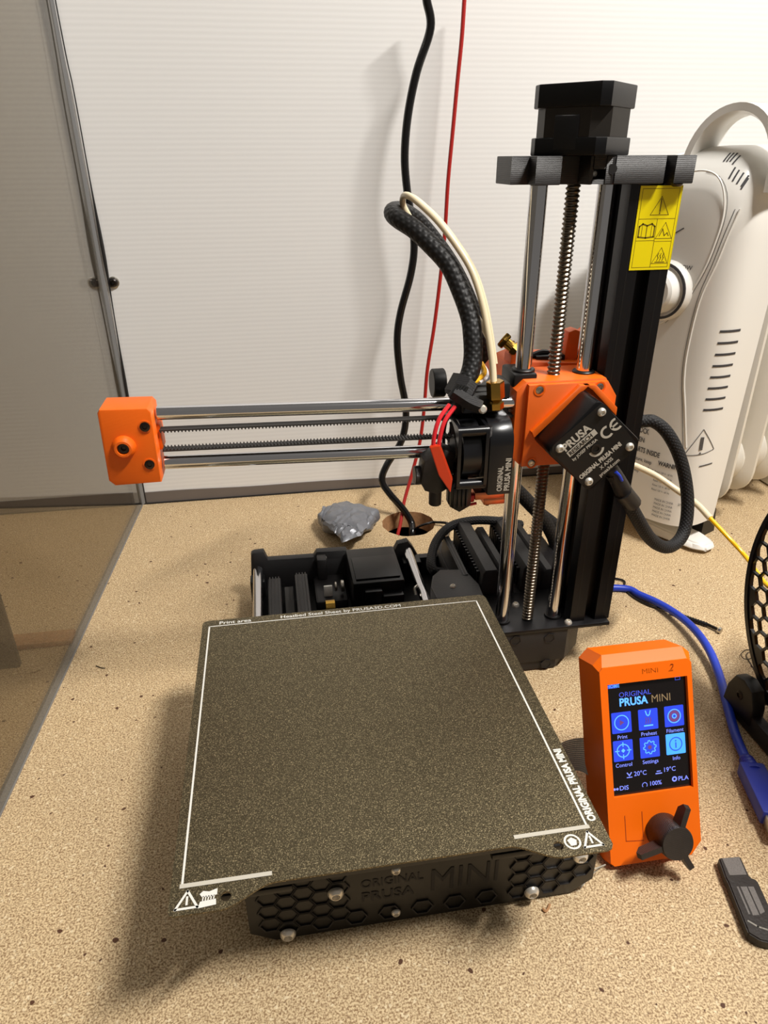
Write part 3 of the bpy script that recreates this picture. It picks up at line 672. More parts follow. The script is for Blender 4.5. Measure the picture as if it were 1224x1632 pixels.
# hot end underneath
b = MB(); b.box(171, 190, 172, 186, 158.5, 163.5, .5); b.box(177, 190.5, 172, 184, 154.6, 159, .5); b.build('heater_block', M['copper'], th)
b = MB(); b.lathe((181, 178, 155), (0, 0, -1), [(0, 3), (1.5, 3), (3.5, 1)], 12); b.lathe((180, 176, 166), (0, 0, -1), [(0, 4), (3, 4)], 12); b.build('nozzle', M['black_dark'], th)
b = MB(); b.box(166, 171, 172, 178, 157, 162, 1); b.tube([(166, 175, 160), (162, 174, 158), (166, 172, 156), (172, 171, 157)], .9, 8); b.build('heater_lead', M['red_wire'], th)
b = MB(); b.prism([(154, 158), (160, 154), (167, 158), (167, 172), (160, 176), (154, 172)], 166, 178, 'y', bev=1)
for k in range(4): b.box(155.5 + k * 2.6, 156.7 + k * 2.6, 164.8, 166, 158, 171, .2)
b.build('air_duct', M['black_gloss'], th)
# probe and clamp at the lower left
b = MB(); b.prism([(138, 170), (141, 164), (149, 161), (158, 166), (159, 188), (151, 192), (140, 184)], 178, 192, 'y', bev=1.5)
b.cyl((135.5, 186, 172), (142, 186, 172), 6); pb = b.build('probe_clamp', M['knob'], th)
b = MB(); b.cyl((148.5, 183, 166), (148.5, 183, 152.5), 4.0); b.build('probe_tip', M['knob'], pb)
# cable clamp on the top
b = MB()
cl = [at(724, 640, 'y', 178), at(757, 652, 'y', 174)]
b.tube([at(742, 606, 'y', 184), at(728, 632, 'y', 180)], 8.6, 8, 1); b.tube([at(722, 625, 'y', 175), at(745, 640, 'y', 172), at(764, 648, 'y', 172)], 4.5, 6, 3)
b.box(163, 186, 180, 190, 212, 223, 1); cc = b.build('cable_clamp', M['black_print'], th)
b = MB()
for k in range(5): b.tube([at(729 + k * 4.2, 612 + k * 1.2, 'y', 173), at(715 + k * 4.2, 632 + k * 1.2, 'y', 172)], .8, 6, 1)
b.build('clamp_teeth', M['sleeve'], cc)
b = MB(); p = at(789, 610, 'y', 176); p2 = at(790, 640, 'y', 176)
b.lathe(p + Vector((0, 0, 1)), p2 - p, [(0, 4.9), (.8, 5.2), (10, 5.2), (10.6, 4.5), (12, 3.4), (13, 4.6), (16.5, 4.6), (17.5, 3)], 6); b.build('brass_fitting', M['brass'], th)
for dx, dy in ((0, 0), (9, 3)):
    b = MB(); b.tube([at(716 + dx, 645 + dy, 'y', 172), at(700 + dx, 668 + dy, 'y', 166), at(692 + dx, 695 + dy, 'y', 163), at(690 + dx, 720, 'y', 162)], 1.25, 8, 6); b.build('red_wire', M['red_wire'], th)
b = MB()
q4 = [(684, 712), (701, 710), (721, 765), (718, 786), (699, 758)]
vs4 = [at(x, y, 'y', 160) for x, y in q4]; b._add(vs4 + [v + Vector((1, 3.2, 0)) for v in vs4], [(0, 1, 2, 3, 4), (9, 8, 7, 6, 5)] + [(i, 5 + i, 5 + (i + 1) % 5, (i + 1) % 5) for i in range(5)])
bmesh.ops.recalc_face_normals(b.bm, faces=b.bm.faces); bmesh.ops.bevel(b.bm, geom=list(b.bm.edges), offset=.5, segments=2, affect='EDGES')
b.build('orange_sleeve', M['orange_tape'], th)
b = MB(); b.tube([at(750, 612, 'y', 178), at(763, 604, 'y', 182), at(772, 594, 'y', 186), at(770, 585, 'y', 190), at(766, 578, 'y', 192)], 1.5, 8, 6); b.build('yellow_wire', M['yellow_wire'], th)
b = MB(); b.tube([at(764, 610, 'y', 180), at(775, 602, 'y', 186), at(776, 592, 'y', 190), at(770, 582, 'y', 193)], 1.0, 8, 6); b.build('white_wire', M['white_wire'], th)

# ---- hot end cable loop and feed tube
A_ = [(736, 622, 180), (749, 595, 184), (754, 567, 188), (753, 534, 192), (749, 505, 197), (736, 467, 204), (716, 423, 213), (687, 390, 222), (660, 365, 231), (634, 348, 242), (626, 338, 256), (640, 337, 270), (665, 352, 278), (694, 385, 282), (722, 425, 284), (744, 468, 285), (762, 515, 285), (774, 560, 285), (780, 610, 286), (786, 670, 288), (797, 740, 292), (815, 800, 297)]
b = MB(); b.tube([at(x, y, 'y', v) for x, y, v in A_], 5.6, 16, 8, taper=lambda t: 1.0 if t < .5 else 1.0 - .25 * (t - .5)); b.build('cable_sleeve', M['sleeve'], PR)
T_ = [(787, 612, 176), (785, 580, 180), (778, 530, 186), (768, 480, 193), (752, 432, 201), (728, 392, 210), (700, 355, 219), (675, 330, 228), (655, 314, 238), (644, 312, 248), (642, 325, 255), (650, 342, 256), (662, 362, 258), (690, 400, 258), (725, 448, 256), (752, 492, 252), (768, 518, 248), (782, 545, 244)]
b = MB(); b.tube([at(x, y, 'y', v) for x, y, v in T_], 1.95, 12, 8); b.tube([at(x + 5 if i < 9 else x, y, 'y', v + 3) for i, (x, y, v) in enumerate(T_[1:10])], 1.3, 8, 8); b.build('feed_tube', M['tube_white'], PR)

# ---- extruder behind the column
b = MB(); b.prism([(200, 196), (266, 196), (266, 216), (262, 226), (214, 229), (206, 226), (200, 219)], 226, 262, 'y', bev=1)
b.prism([(246, 224), (264, 222), (262, 248), (257.5, 244.5), (252, 246.5), (247.5, 245)], 234, 244, 'y', bev=.6)
b.prism([(207, 214), (220, 226), (215, 238), (208, 232)], 230, 244, 'y', bev=.6)
eu = b.build('extruder_body', M['orange'], PR)
b = MB(); b.tube([(222, 236, 229), (232, 238, 231.5), (243, 238, 229)], 2.0, 8, 4); b.box(226, 246, 232, 240, 226, 230.5, .6); b.build('idler_lever', M['black_dark'], eu)
p = at(800, 540, 'y', 238); d = (at(826, 562, 'y', 232) - p)
b = MB(); b.lathe(p, d, [(0, 5), (.8, 5.6), (3.2, 5.6), (4, 5)], 6); b.lathe(p + d.normalized() * 4, d, [(0, 3.4), (8, 3.4)], 12); b.lathe(p + d.normalized() * 9, d, [(0, 4.4), (4, 4.4)], 6); b.build('brass_fitting', M['brass'], eu)
bolt(eu, at(817, 548, 'y', 236), (0, -.3, 1), 2.6, 1.8, M['screw'])
# loose leads running to the electronics case
b = MB()
b.tube([(182, 276, 40), at(688, 905, 'z', 48), at(693, 868, 'z', 52), at(716, 840, 'z', 56), at(750, 830, 'z', 60), at(790, 830, 'z', 60), at(830, 836, 'z', 50)], 4.0, 10, 6); b.build('case_lead', M['sleeve_cloth'], PR)
b = MB(); b.tube([at(812, 770, 'y', 296), at(842, 800, 'y', 300), at(868, 830, 'y', 306), at(886, 870, 'y', 308), at(884, 915, 'y', 290)], 6.0, 12, 6); b.tube([at(858, 815, 'y', 306), at(900, 850, 'y', 312), at(910, 885, 'y', 300)], 5, 12, 6); b.build('case_lead', M['sleeve_cloth'], PR)
b = MB(); b.tube([at(690, 832, 'z', 3), at(670, 838, 'z', 1), at(655, 848, 'z', -14)], 1.3, 8, 5); b.tube([at(690, 832, 'z', 3), at(716, 836, 'z', 8), (200, 345, 30), (200, 333, 30)], 1.5, 8, 5); b.build('power_lead', M['black_cable'], PR)

# ================================================================== removable steel sheet
SH = empty('print_sheet', (92, 90, 74)); tag(SH, 'bronze grey textured steel sheet with white printed border lying flat on the printer', 'metal sheet')
outl = rounded([(-4.6, 190.5), (-4.6, -13.2), (16, -13.2)], 3)[5:]
outl = [(-4.6, 187.5), (-4.6, -11)] + [(-4, -12.6), (-2, -13.2), (16, -13.2)] + [(16 + 23 * t, -13.2 + 8.9 * (3 * t * t - 2 * t ** 3)) for t in [i / 10 for i in range(1, 11)]]
outl += [(141, -4.3)] + [(141 + 23 * t, -4.3 - 8.9 * (3 * t * t - 2 * t ** 3)) for t in [i / 10 for i in range(1, 11)]] + [(184, -13.2), (186.4, -12.4), (187.6, -10.5), (187.6, 186), (186.8, 189), (184, 190.6), (-1.5, 190.6), (-3.8, 189.6)]
b = MB(); plate2d(b, [outl, arc(18.4, -7.6, 2.2, 0, 360, 20)[:-1], arc(163.4, -7.4, 2.2, 0, 360, 20)[:-1]], 1.0, (0, 0, 74.5), (1, 0, 0), (0, 1, 0))
b.build('steel_plate', M['sheet'], SH)
fr = Frame((0, 0, 75), (1, 0, 0), (0, 1, 0), .08)
b = MB()
flat_line(b, [(0, -.6), (0, 183.9)], .95, fr); flat_line(b, [(180, -.6), (180, 183.9)], .95, fr); flat_line(b, [(0, 183.9), (180, 183.9)], .7, fr)
tri2(b, 2.6, -10.4, 7.6, 1.0, fr); flat_line(b, [(2.6, -8.6), (2.6, -5.6)], .9, fr)
tri2(b, 178.9, -10.2, 7.4, 1.0, fr); flat_line(b, [(178.9, -8.4), (178.9, -5.4)], .9, fr)
ring2(b, 170.3, -6.6, 3.4, .9, fr); flat_poly(b, [(168.2, -5.6), (170.4, -4.4), (172.4, -6), (171.6, -8.4), (169, -8.6)], fr)
flat_poly(b, [(7.6, -5.0), (9, -3.8), (11.5, -4.4), (14.8, -3.4), (14.8, -6.2), (12, -6.8), (8.5, -6.4)], fr); flat_poly(b, [(7.2, -11.2), (8, -8.4), (14.4, -8.0), (14.6, -10.6)], fr)
for k in range(5): flat_line(b, [(9 + k * 1.1, -8), (9.2 + k * 1.1, -6.4)], .5, fr)
b.build('border_print', M['white_print'], SH)
b = MB(); flat_line(b, [(0, -.2), (36.5, -.2)], 2.0, fr, lift=.05); b.build('corner_bar', M['grey_print'], SH)
b = MB(); flat_line(b, [(146.3, -.2), (180, -.2)], 2.0, fr, lift=.05); b.build('corner_bar', M['grey_print'], SH)
b = MB(); flat_text(b, 'Print area', fr, 6, 185.4, 4.6, bold=.01, sx=1.15); b.build('sheet_lettering', M['white_print'], SH)
b = MB(); flat_text(b, 'Heatbed Steel Sheet by PRUSA3D.COM', fr, 46, 185.6, 4.4, bold=.01, sx=1.13); b.build('sheet_lettering', M['white_print'], SH); b = MB()
fr2 = Frame((185.6, 2.2, 75), (0, 1, 0), (-1, 0, 0), .08); flat_text(b, 'ORIGINAL PRUSA MINI', fr2, 0, 0, 5.2, bold=.05, sx=.84)
b.build('sheet_lettering', M['white_print'], SH)

# ================================================================== orange display box
BX = empty('display_box', (245, 55, 0)); tag(BX, 'orange box with a lit blue menu screen and dark turning knob leaning beside the sheet', 'control box')
T25 = math.radians(25); bn = Vector((0, -math.cos(T25), math.sin(T25))); bu = Vector((0, math.sin(T25), math.cos(T25)))
bo = onp = at(974, 1382, 'z', 4)                     # lower left corner of the sloping face
bw = 53.2; bh = 109
Mb = Matrix(((1, 0, 0, bo.x), (0, bu.y, -bn.y, bo.y), (0, bu.z, -bn.z, bo.z), (0, 0, 0, 1)))   # local x right, y up the face, z into the box
fr = Frame(bo, (1, 0, 0), bu, .0)
out = [(0, 4), (4, 0), (bw - 5, 0), (bw, 7), (bw, bh - 7), (bw - 3, bh - 1), (bw - 6, bh), (4, bh), (0, bh - 4)]
wx0, wx1, wy0, wy1 = 4.2, 50.4, 37.6, 99.6
b = MB()
plate2d(b, [[(0, 2), (2, 0), (bw - 6, 0), (bw, 7), (bw, bh - 2), (bw - 2, bh), (2, bh), (0, bh - 2)], [(wx0, wy0), (wx1, wy0), (wx1, wy1), (wx0, wy1)]], 2.4, Vector(fr(0, 0)) - bn * 1.2, (1, 0, 0), bu)
# sides: flared from the face to the wider body
dep = 24
def bp(x, y, z): return Mb @ Vector((x, y, z))
f_ = [(0, 2), (2, 0), (bw - 6, 0), (bw, 7), (bw, bh - 2), (bw - 2, bh), (2, bh), (0, bh - 2)]
g_ = [(-1.0, 1), (2, -2), (bw - 3, -2), (bw + 2.5, 6), (bw + 2.5, bh + 2), (bw - 1.5, bh + 5.5), (4.5, bh + 5.5), (-1.0, bh + .5)]
vv = [bp(x, y, 1) for x, y in f_] + [bp(x, y, 6) for x, y in g_] + [bp(x, y, dep) for x, y in g_]
b._add(vv, [(i + 8 * k, (i + 1) % 8 + 8 * k, (i + 1) % 8 + 8 + 8 * k, i + 8 + 8 * k) for k in (0, 1) for i in range(8)] + [tuple(range(16, 24))])
bmesh.ops.recalc_face_normals(b.bm, faces=b.bm.faces)
hz = b.build('housing', M['orange_box'], BX, sharp=25)
b = MB(); flat_line(b, [(9.5, 13), (9.5, 27)], .35, fr, lift=.1); flat_line(b, [(19.5, 14), (19.5, 28)], .35, fr, lift=.1); flat_line(b, [(9.5, 13), (19.5, 12)], .35, fr, lift=.1); b.build('flexible_button', M['ink_orange'], hz)
b = MB(); flat_text(b, 'MINI', fr, 24, 103.4, 4.0, sx=1.2)
flat_text(b, '2', fr, 39.5, 103.2, 5.6, bold=.02, shear=.3); b.build('handwriting', M['ink_orange'], hz)
# screen and its menu, set 2 mm behind the face
b = MB(); sfr = Frame(Vector(fr(0, 0)) - bn * 2.0, (1, 0, 0), bu, .0)
b._add([sfr(wx0 - .5, wy0 - .5), sfr(wx1 + .5, wy0 - .5), sfr(wx1 + .5, wy1 + .5), sfr(wx0 - .5, wy1 + .5)], [(0, 1, 2, 3)]); scn = b.build('screen', M['screen'], BX)
SW, SHh = wx1 - wx0, wy1 - wy0
mfr = Frame(sfr(wx0, wy0), (1, 0, 0), bu, .06)
def X(u): return u * SW
def Y(v): return v * SHh
names = ['Print', 'Preheat', 'Filament', 'Control', 'Settings', 'Info']
cs = [(.165, .645), (.50, .645), (.83, .645), (.165, .395), (.50, .395), (.83, .395)]
tw = .245 * SW / 2; th_ = .185 * SHh / 2
for i, (u, v) in enumerate(cs):
    b = MB(); plate2d(b, [rounded([(X(u) - tw, Y(v) - th_), (X(u) + tw, Y(v) - th_), (X(u) + tw, Y(v) + th_), (X(u) - tw, Y(v) + th_)], .6, 3)], .1, mfr(0, 0), (1, 0, 0), bu)
    b.build('menu_tile', M['tile_bright'] if i == 5 else M['tile_blue'], scn)
b = MB(); L1 = .12
c = [(X(u), Y(v)) for u, v in cs]
ring2(b, *c[0], 4.0, .55, mfr, lift=L1)
flat_line(b, [(c[1][0] - 1.4, c[1][1] + 4.6), (c[1][0] - .8, c[1][1] + 2.6), (c[1][0], c[1][1] + 2.0), (c[1][0] + .8, c[1][1] + 2.6), (c[1][0] + 1.4, c[1][1] + 4.6)], .6, mfr, lift=L1); flat_line(b, [(c[1][0] - 2.3, c[1][1] - 3.4), (c[1][0] + 2.3, c[1][1] - 3.4)], .75, mfr, lift=L1)
ring2(b, *c[2], 3.7, .5, mfr, lift=L1); ring2(b, *c[2], 1.1, .5, mfr, lift=L1 * 2)
ring2(b, *c[3], 3.5, .55, mfr, lift=L1)
for a in (0, 90, 180, 270):
    dx, dy = math.cos(math.radians(a)), math.sin(math.radians(a)); flat_line(b, [(c[3][0] + dx * 2.4, c[3][1] + dy * 2.4), (c[3][0] + dx * 4.4, c[3][1] + dy * 4.4)], .55, mfr, lift=L1)
flat_poly(b, [(c[3][0] - 1.2, c[3][1]), (c[3][0], c[3][1] + 1.2), (c[3][0] + 1.2, c[3][1]), (c[3][0], c[3][1] - 1.2)], mfr, lift=L1)
gp = [(c[4][0] + (3.7 if k % 4 in (0, 1) else 2.9) * math.cos(math.pi * k / 16), c[4][1] + (3.7 if k % 4 in (0, 1) else 2.9) * math.sin(math.pi * k / 16)) for k in range(32)]
flat_line(b, gp, .5, mfr, closed=True, lift=L1)
b.build('menu_icons', M['icon_blue'], scn)
b = MB(); flat_poly(b, [(c[0][0] - 1, c[0][1] - 1.5), (c[0][0] + 1.5, c[0][1]), (c[0][0] - 1, c[0][1] + 1.5)], mfr, lift=L1)
for k in (-1.3, 0, 1.3): flat_line(b, [(c[1][0] + k - .3, c[1][1] - 2.2), (c[1][0] + k + .2, c[1][1] - .6), (c[1][0] + k - .1, c[1][1] + .9)], .4, mfr, lift=L1)
ring2(b, *c[2], 2.4, 1.7, mfr, lift=L1 * .5); disc2(b, *c[4], 1.1, mfr, lift=L1); b.build('icon_details', M['icon_brown'], scn)
b = MB(); ring2(b, *c[5], 3.6, .5, mfr, lift=L1 * 2); flat_line(b, [(c[5][0], c[5][1] - 1.9), (c[5][0], c[5][1] + .6)], .6, mfr, lift=L1 * 2); disc2(b, c[5][0], c[5][1] + 1.8, .4, mfr, lift=L1 * 2); b.build('info_icon', M['tile_blue'], scn)
b = MB()
for (x, y), nme in zip(c, names): flat_text(b, nme, mfr, x, y - th_ - 3.2, 3.0, 'CENTER', bold=.004, sx=1.0)
flat_text(b, '20°C', mfr, X(.28), Y(.155), 3.6, bold=.004, sx=1.0); flat_text(b, '19°C', mfr, X(.65), Y(.155), 3.6, bold=.004)
flat_text(b, 'DIS', mfr, X(.09), Y(.045), 3.4, bold=.01, sx=1.1); flat_text(b, '100%', mfr, X(.465), Y(.05), 3.4, bold=.01, sx=1.0); flat_text(b, 'PLA', mfr, X(.835), Y(.06), 3.4, bold=.01, sx=1.1)
disc2(b, X(.03), Y(.06), .7, mfr); disc2(b, X(.065), Y(.06), .7, mfr); ring2(b, X(.41), Y(.062), 1.4, .35, mfr, -40, 220); ring2(b, X(.79), Y(.08), 1.1, .8, mfr)
flat_line(b, [(X(.20), Y(.19)), (X(.225), Y(.165)), (X(.25), Y(.19))], .6, mfr); flat_line(b, [(X(.195), Y(.15)), (X(.255), Y(.15))], .5, mfr); flat_line(b, [(X(.56), Y(.15)), (X(.63), Y(.15))], .6, mfr); flat_line(b, [(X(.575), Y(.17)), (X(.615), Y(.17))], .5, mfr)
b.build('menu_text', M['screen_text'], scn)
b = MB(); flat_poly(b, [(0, Y(.955)), (X(.135), Y(.955)), (X(.135), Y(.99)), (0, Y(.99))], mfr, lift=-.02); flat_text(b, 'ORIGINAL', mfr, X(.15), Y(.868), 3.9, bold=.0, sx=1.04); flat_line(b, [(X(.87), Y(.965)), (X(.93), Y(.965)), (X(.93), Y(.99)), (X(.87), Y(.99))], .35, mfr, closed=True); b.build('status_text', M['screen_dim'], scn)
b = MB(); flat_text(b, 'HOME', mfr, .3, Y(.96), 2.6, bold=.015, sx=1.0)
flat_text(b, 'PRUSA', mfr, X(.15), Y(.79), 6.0, bold=.03, sx=.93); b.build('title_text', M['icon_blue'], scn)
b = MB(); flat_text(b, 'MINI', mfr, X(.55), Y(.79), 6.0, bold=-.005, sx=.95); b.build('title_tail', M['screen_tan'], scn)
# knob with three fins, axis square to the face
kc = fr(30.5, 16.5); b = MB()
b.lathe(kc, bn, [(0, 9.4), (1, 9.8), (15, 9.2), (16.2, 8.6), (16.2, .01)], 36, cap=False)
for a, L in ((68, 20), (192, 22), (297, 17.5)):
    c_, s_ = math.cos(math.radians(a)), math.sin(math.radians(a)); t = 1.5
    def kp(r, q, h): return kc + Vector((1, 0, 0)) * (c_ * r - s_ * q) + bu * (s_ * r + c_ * q) + bn * h
    pp = [(7, 15.6), (L - 1, 15.6), (L, 12.5), (L * .85, 9), (9, 8.2)]
    b._add([kp(r, -t, h) for r, h in pp] + [kp(r, t, h) for r, h in pp], [(0, 1, 2, 3, 4), (9, 8, 7, 6, 5)] + [(i, 5 + i, 5 + (i + 1) % 5, (i + 1) % 5) for i in range(5)])
bmesh.ops.recalc_face_normals(b.bm, faces=b.bm.faces)
b.build('turning_knob', M['knob'], BX)
# ribbon cable between the printer base and the box
b = MB(); nW = 16; pa = [Vector((176, 66, 34)), Vector((192, 74, 30)), Vector((204, 78, 33)), Vector((213, 72, 40)), Vector((217, 62, 44))]
sp = spline(pa, 8); wv = Vector((.25, .35, 1)).normalized() * 20.0
for k in range(nW):
    f0 = k / nW
    for i in range(len(sp) - 1):
        p0, p1 = sp[i] + wv * (f0 - .5), sp[i + 1] + wv * (f0 - .5); q = wv / nW; bulge = Vector((0, -.45, 0))
        b._add([p0, p1, p1 + q * .5 + bulge, p0 + q * .5 + bulge, p0 + q * .92, p1 + q * .92], [(0, 1, 2, 3), (3, 2, 5, 4)])
rb = b.build('ribbon_cable', M['ribbon'], origin=(200, 74, 34), sharp=60); tag(rb, 'flat grey ribbon cable running from under the sheet to the orange box', 'cable')

# ================================================================== oil filled heater behind the printer, right
HO = Vector((472, 351, 0)); HU = Vector((-.44, .898, 0)); HN = Vector((-.898, -.44, 0)); HW = 152
HT = empty('oil_radiator', (500, 410, 0)); tag(HT, 'white portable oil filled heater with a carry handle behind the printer column', 'heater')
def hsurf(u, z, taper=True):
    uL, uR, dome = 0, HW, 1
    if z > 285:
        q = min(1, (z - 285) / 70.5); h = math.sqrt(max(0, 1 - q ** 2.6)); uL = 38 * (1 - h); uR = HW - 114 * (1 - h); dome = max(0, 1 - q ** 3) ** (1 / 3)
    uu = uL + (uR - uL) * u; c = 2 * u - 1
    n = 55 * max(0, 1 - abs(c) ** 4) ** .25 * dome
    back = -10 * max(0, (z - 28)) / 260 if u in (0, 1) else 0
    return HO + HU * uu + HN * (n + back) + Vector((0, 0, z))
def gu(t):      # more columns near the edges
    return .5 - .5 * math.cos(math.pi * t)
b = MB()
b.grid(lambda s_, t: hsurf(gu(s_), 28 + 327 * (1 - (1 - t) ** 1.6)), 64, 60, flip=True)
bot = [hsurf(gu(i / 40), 28) for i in range(41)]; b._add(bot, [tuple(range(41))])
shell_bvh = b.bvh()
hc_ = b.build('end_cover', M['heater'], HT, sharp=50)
# side slots
def hit(px, py):
    d = (at(px, py, 'y', 340) - CAM).normalized(); q = shell_bvh.ray_cast(CAM, d); return q[0], q[1]
slots = [((1148, 528), (1187, 535)), ((1144, 547), (1182, 554)), ((1140, 565), (1178, 573)), ((1136, 583), (1174, 591)), ((1133, 602), (1170, 609)), ((1129, 619), (1166, 627)), ((1125, 637), (1162, 644)), ((1122, 655), (1158, 661))]
def ribbon_on_cover(mb, pts, wd, off=.35, dense=3):
    """narrow strip lying on the cover through a list of surface points"""
    P = spline(pts, dense); q = []
    for p in P:
        s_, nn, _, _ = shell_bvh.find_nearest(p)
        if nn.dot(HN) + nn.dot(-HU) < 0: nn = -nn
        q.append((s_ + nn * off, nn))
    for i in range(len(q) - 1):
        d = (q[i + 1][0] - q[i][0]); 
        if d.length < 1e-6: continue
        d.normalize(); s0 = d.cross(q[i][1]).normalized() * wd / 2; s1 = d.cross(q[i + 1][1]).normalized() * wd / 2
        mb._add([q[i][0] - s0, q[i + 1][0] - s1, q[i + 1][0] + s1, q[i][0] + s0], [(0, 1, 2, 3)])
for k in range(8):
    z = 215 - k * 9.9; n0 = 45; b = MB()
    a_ = Vector((429, 340, z)); c_ = Vector((448, 341, z + .5)); ribbon_on_cover(b, [a_ - Vector((0, 0, 0)), (a_ + c_) / 2, c_], 2.0); b.build('air_slot', M['heater_dark'], hc_)
# moulded ridges
def cs_(u, z):
    q = HO + HU * u + Vector((0, 0, z)); c = 2 * u / HW - 1; return q + HN * 55 * max(0, 1 - abs(c) ** 4) ** .25
b = MB(); b.tube([cs_(u, z) for u, z in ((62, 335), (44, 337), (32, 333), (25, 322), (22, 305), (24, 285), (29, 262), (40, 237), (55, 218), (70, 208))], .8, 6, 5); b.build('moulded_ridge', M['heater'], hc_)
b = MB(); b.tube([cs_(u, z) for u, z in ((12, 310), (16, 290), (20, 268), (27, 238), (29, 196), (27, 170), (22, 146), (15, 109))], .8, 6, 5); b.build('moulded_ridge', M['heater'], hc_)
b = MB(); ribbon_on_cover(b, [cs_(u, z) + HN for u, z in ((14.5, 310), (18.5, 290), (22.5, 268), (29, 238), (31, 196), (29, 170), (24, 146), (17, 109))], .5); b.build('painted_ridge_shadow', M['heater_ink'], hc_)  # thin dark strips on the cover, painted shadow lines of the ridges
b = MB(); ribbon_on_cover(b, [cs_(u, z) + HN for u, z in ((46, 340), (33, 336), (22.8, 322), (20, 305), (22, 285), (27, 262), (38, 236), (54, 216))], .4); b.build('painted_ridge_shadow', M['heater_ink'], hc_)
b = MB(); ribbon_on_cover(b, [cs_(u, z) + HN for u, z in ((80, 282), (66, 286), (52, 294))], 1.0); b.build('painted_ridge_shadow', M['heater_ink'], hc_)
# vent slots under the handle
for k in range(9):
    u = 30 - k * 2.6 + 22; b = MB(); z = 343 - max(0, k - 2) * 1.9; P0 = hsurf(max(.06, (36 - k * 3.9) / HW), z); P1 = P0 - HN * 9 + Vector((0, 0, 3.5)) if k < 4 else P0 + HN * 7 - Vector((0, 0, 7))
    ribbon_on_cover(b, [P0, (P0 + P1) / 2, P1], 1.3); b.build('top_slot', M['heater_dark'], hc_)
# thermostat dial
kp_ = cs_(60, 243); b = MB(); b.lathe(kp_ - HN * 2, HN, [(0, 26), (5, 25), (8, 23), (8, 21.5), (5.5, 21), (5.5, 19), (16, 16.5), (18, 14), (18, .01)], 40, cap=False); dl = b.build('thermostat_dial', M['heater'], HT)
b = MB(); b.ring(kp_ + HN * 3, HN, 23.6, 21.4, 3.2, 40); b.build('dial_gap', M['heater_dark'], dl)
# carry handle: a flat strap bent over the top
b = MB(); hp = []
for i in range(25):
    t = i / 24; a = math.pi * t; u = 35 + 37 * math.cos(a); z = 322 + 58 * math.sin(a) ** .75; hp.append(HO + HU * u + HN * 22 + Vector((0, 0, z)))
def strap(mb, P, wd, th):
    V = []
    for i, p in enumerate(P):
        t = (P[min(i + 1, len(P) - 1)] - P[max(i - 1, 0)]).normalized(); s_ = HN; q = t.cross(s_).normalized()
        wv = wd * (1.0 + .25 * abs(2 * i / (len(P) - 1) - 1)); V += [p + s_ * wv / 2 + q * th / 2 * .4, p + s_ * wv * .3 + q * th / 2, p - s_ * wv * .3 + q * th / 2, p - s_ * wv / 2 + q * th / 2 * .4, p - s_ * wv / 2 - q * th / 2, p + s_ * wv / 2 - q * th / 2]
    k = 6; mb._add(V, [(i * k + j, i * k + (j + 1) % k, (i + 1) * k + (j + 1) % k, (i + 1) * k + j) for i in range(len(P) - 1) for j in range(k)] + [tuple(range(k)), tuple(range((len(P) - 1) * k, len(P) * k))[::-1]])
    bmesh.ops.recalc_face_normals(mb.bm, faces=mb.bm.faces)
strap(b, hp, 30, 8); b.build('carry_handle', M['heater'], HT, sharp=50)
# lettering on the cover (snapped to its surface)
o_ = cs_(46, 100); hf = Frame(HO + HU * 76 + HN * 55, -HU, (0, 0, 1), .4, snap=shell_bvh)
b = MB()
def htext(t, u, z, size, **k): flat_text(b, t, hf, 76 - u, z, size, **k)
htext('RISK OF ELECTRIC SHOCK', 106, 112, 7.5, bold=.02, sx=.62); htext('DO NOT OPEN', 90, 103, 6.5, bold=.02, sx=.8); htext('NO USER PARTS INSIDE', 86, 93, 7.0, bold=.025, sx=.68)
htext('high temperature, keep', 82, 84, 5.2, bold=.01, sx=.8); htext('cords, drapery and other', 82, 77.5, 5.2, bold=.01, sx=.8); htext('furnishings away', 78, 72, 4.5, sx=.8)
for r_ in range(5): htext('Rated 120 V~ 60 Hz', 38, 78 - r_ * 4.6, 2.8, sx=.8)
for r_ in range(5): htext('MADE IN CHINA', 33, 50 - r_ * 4.2, 3.2, sx=.85)
for r_ in range(2): htext('120 V~', 8, 62 - r_ * 12, 3.4)
htext('WARNING', 36, 86, 6.0, bold=.04, sx=.8)
b.build('warning_print', M['heater_ink'], hc_)
b = MB(); htext('LOW', 50, 262, 5.0, bold=.01); b.build('dial_lettering', M['heater_ink'], hc_)
b = MB(); fs = Frame((446, 339.5, 0), (1, .02, 0), (0, 0, 1), .4, snap=shell_bvh)
A3, B3, C3 = Vector((421.5, 343.5, 101)), Vector((448, 341, 107)), Vector((433, 339.5, 127.5)); ribbon_on_cover(b, [A3, (A3 + C3) / 2, C3], .7, dense=6); ribbon_on_cover(b, [C3, (B3 + C3) / 2, B3], .7, dense=6); ribbon_on_cover(b, [B3, (A3 + B3) / 2 - Vector((0, 0, 1)), A3], .7, dense=6)
ribbon_on_cover(b, [Vector((433.5, 339.5, 120)), Vector((433.8, 339.5, 113)), Vector((434, 339.5, 107.5))], 3.0, .5); ribbon_on_cover(b, [Vector((434, 339.5, 105.2)), Vector((434, 339.5, 103.8))], 1.8, .5)
ribbon_on_cover(b, [Vector((436, 339.6, 91)), Vector((443, 340, 92)), Vector((450, 341.5, 92.5))], 1.3, .4)
b.build('warning_triangle', M['heater_ink'], hc_)
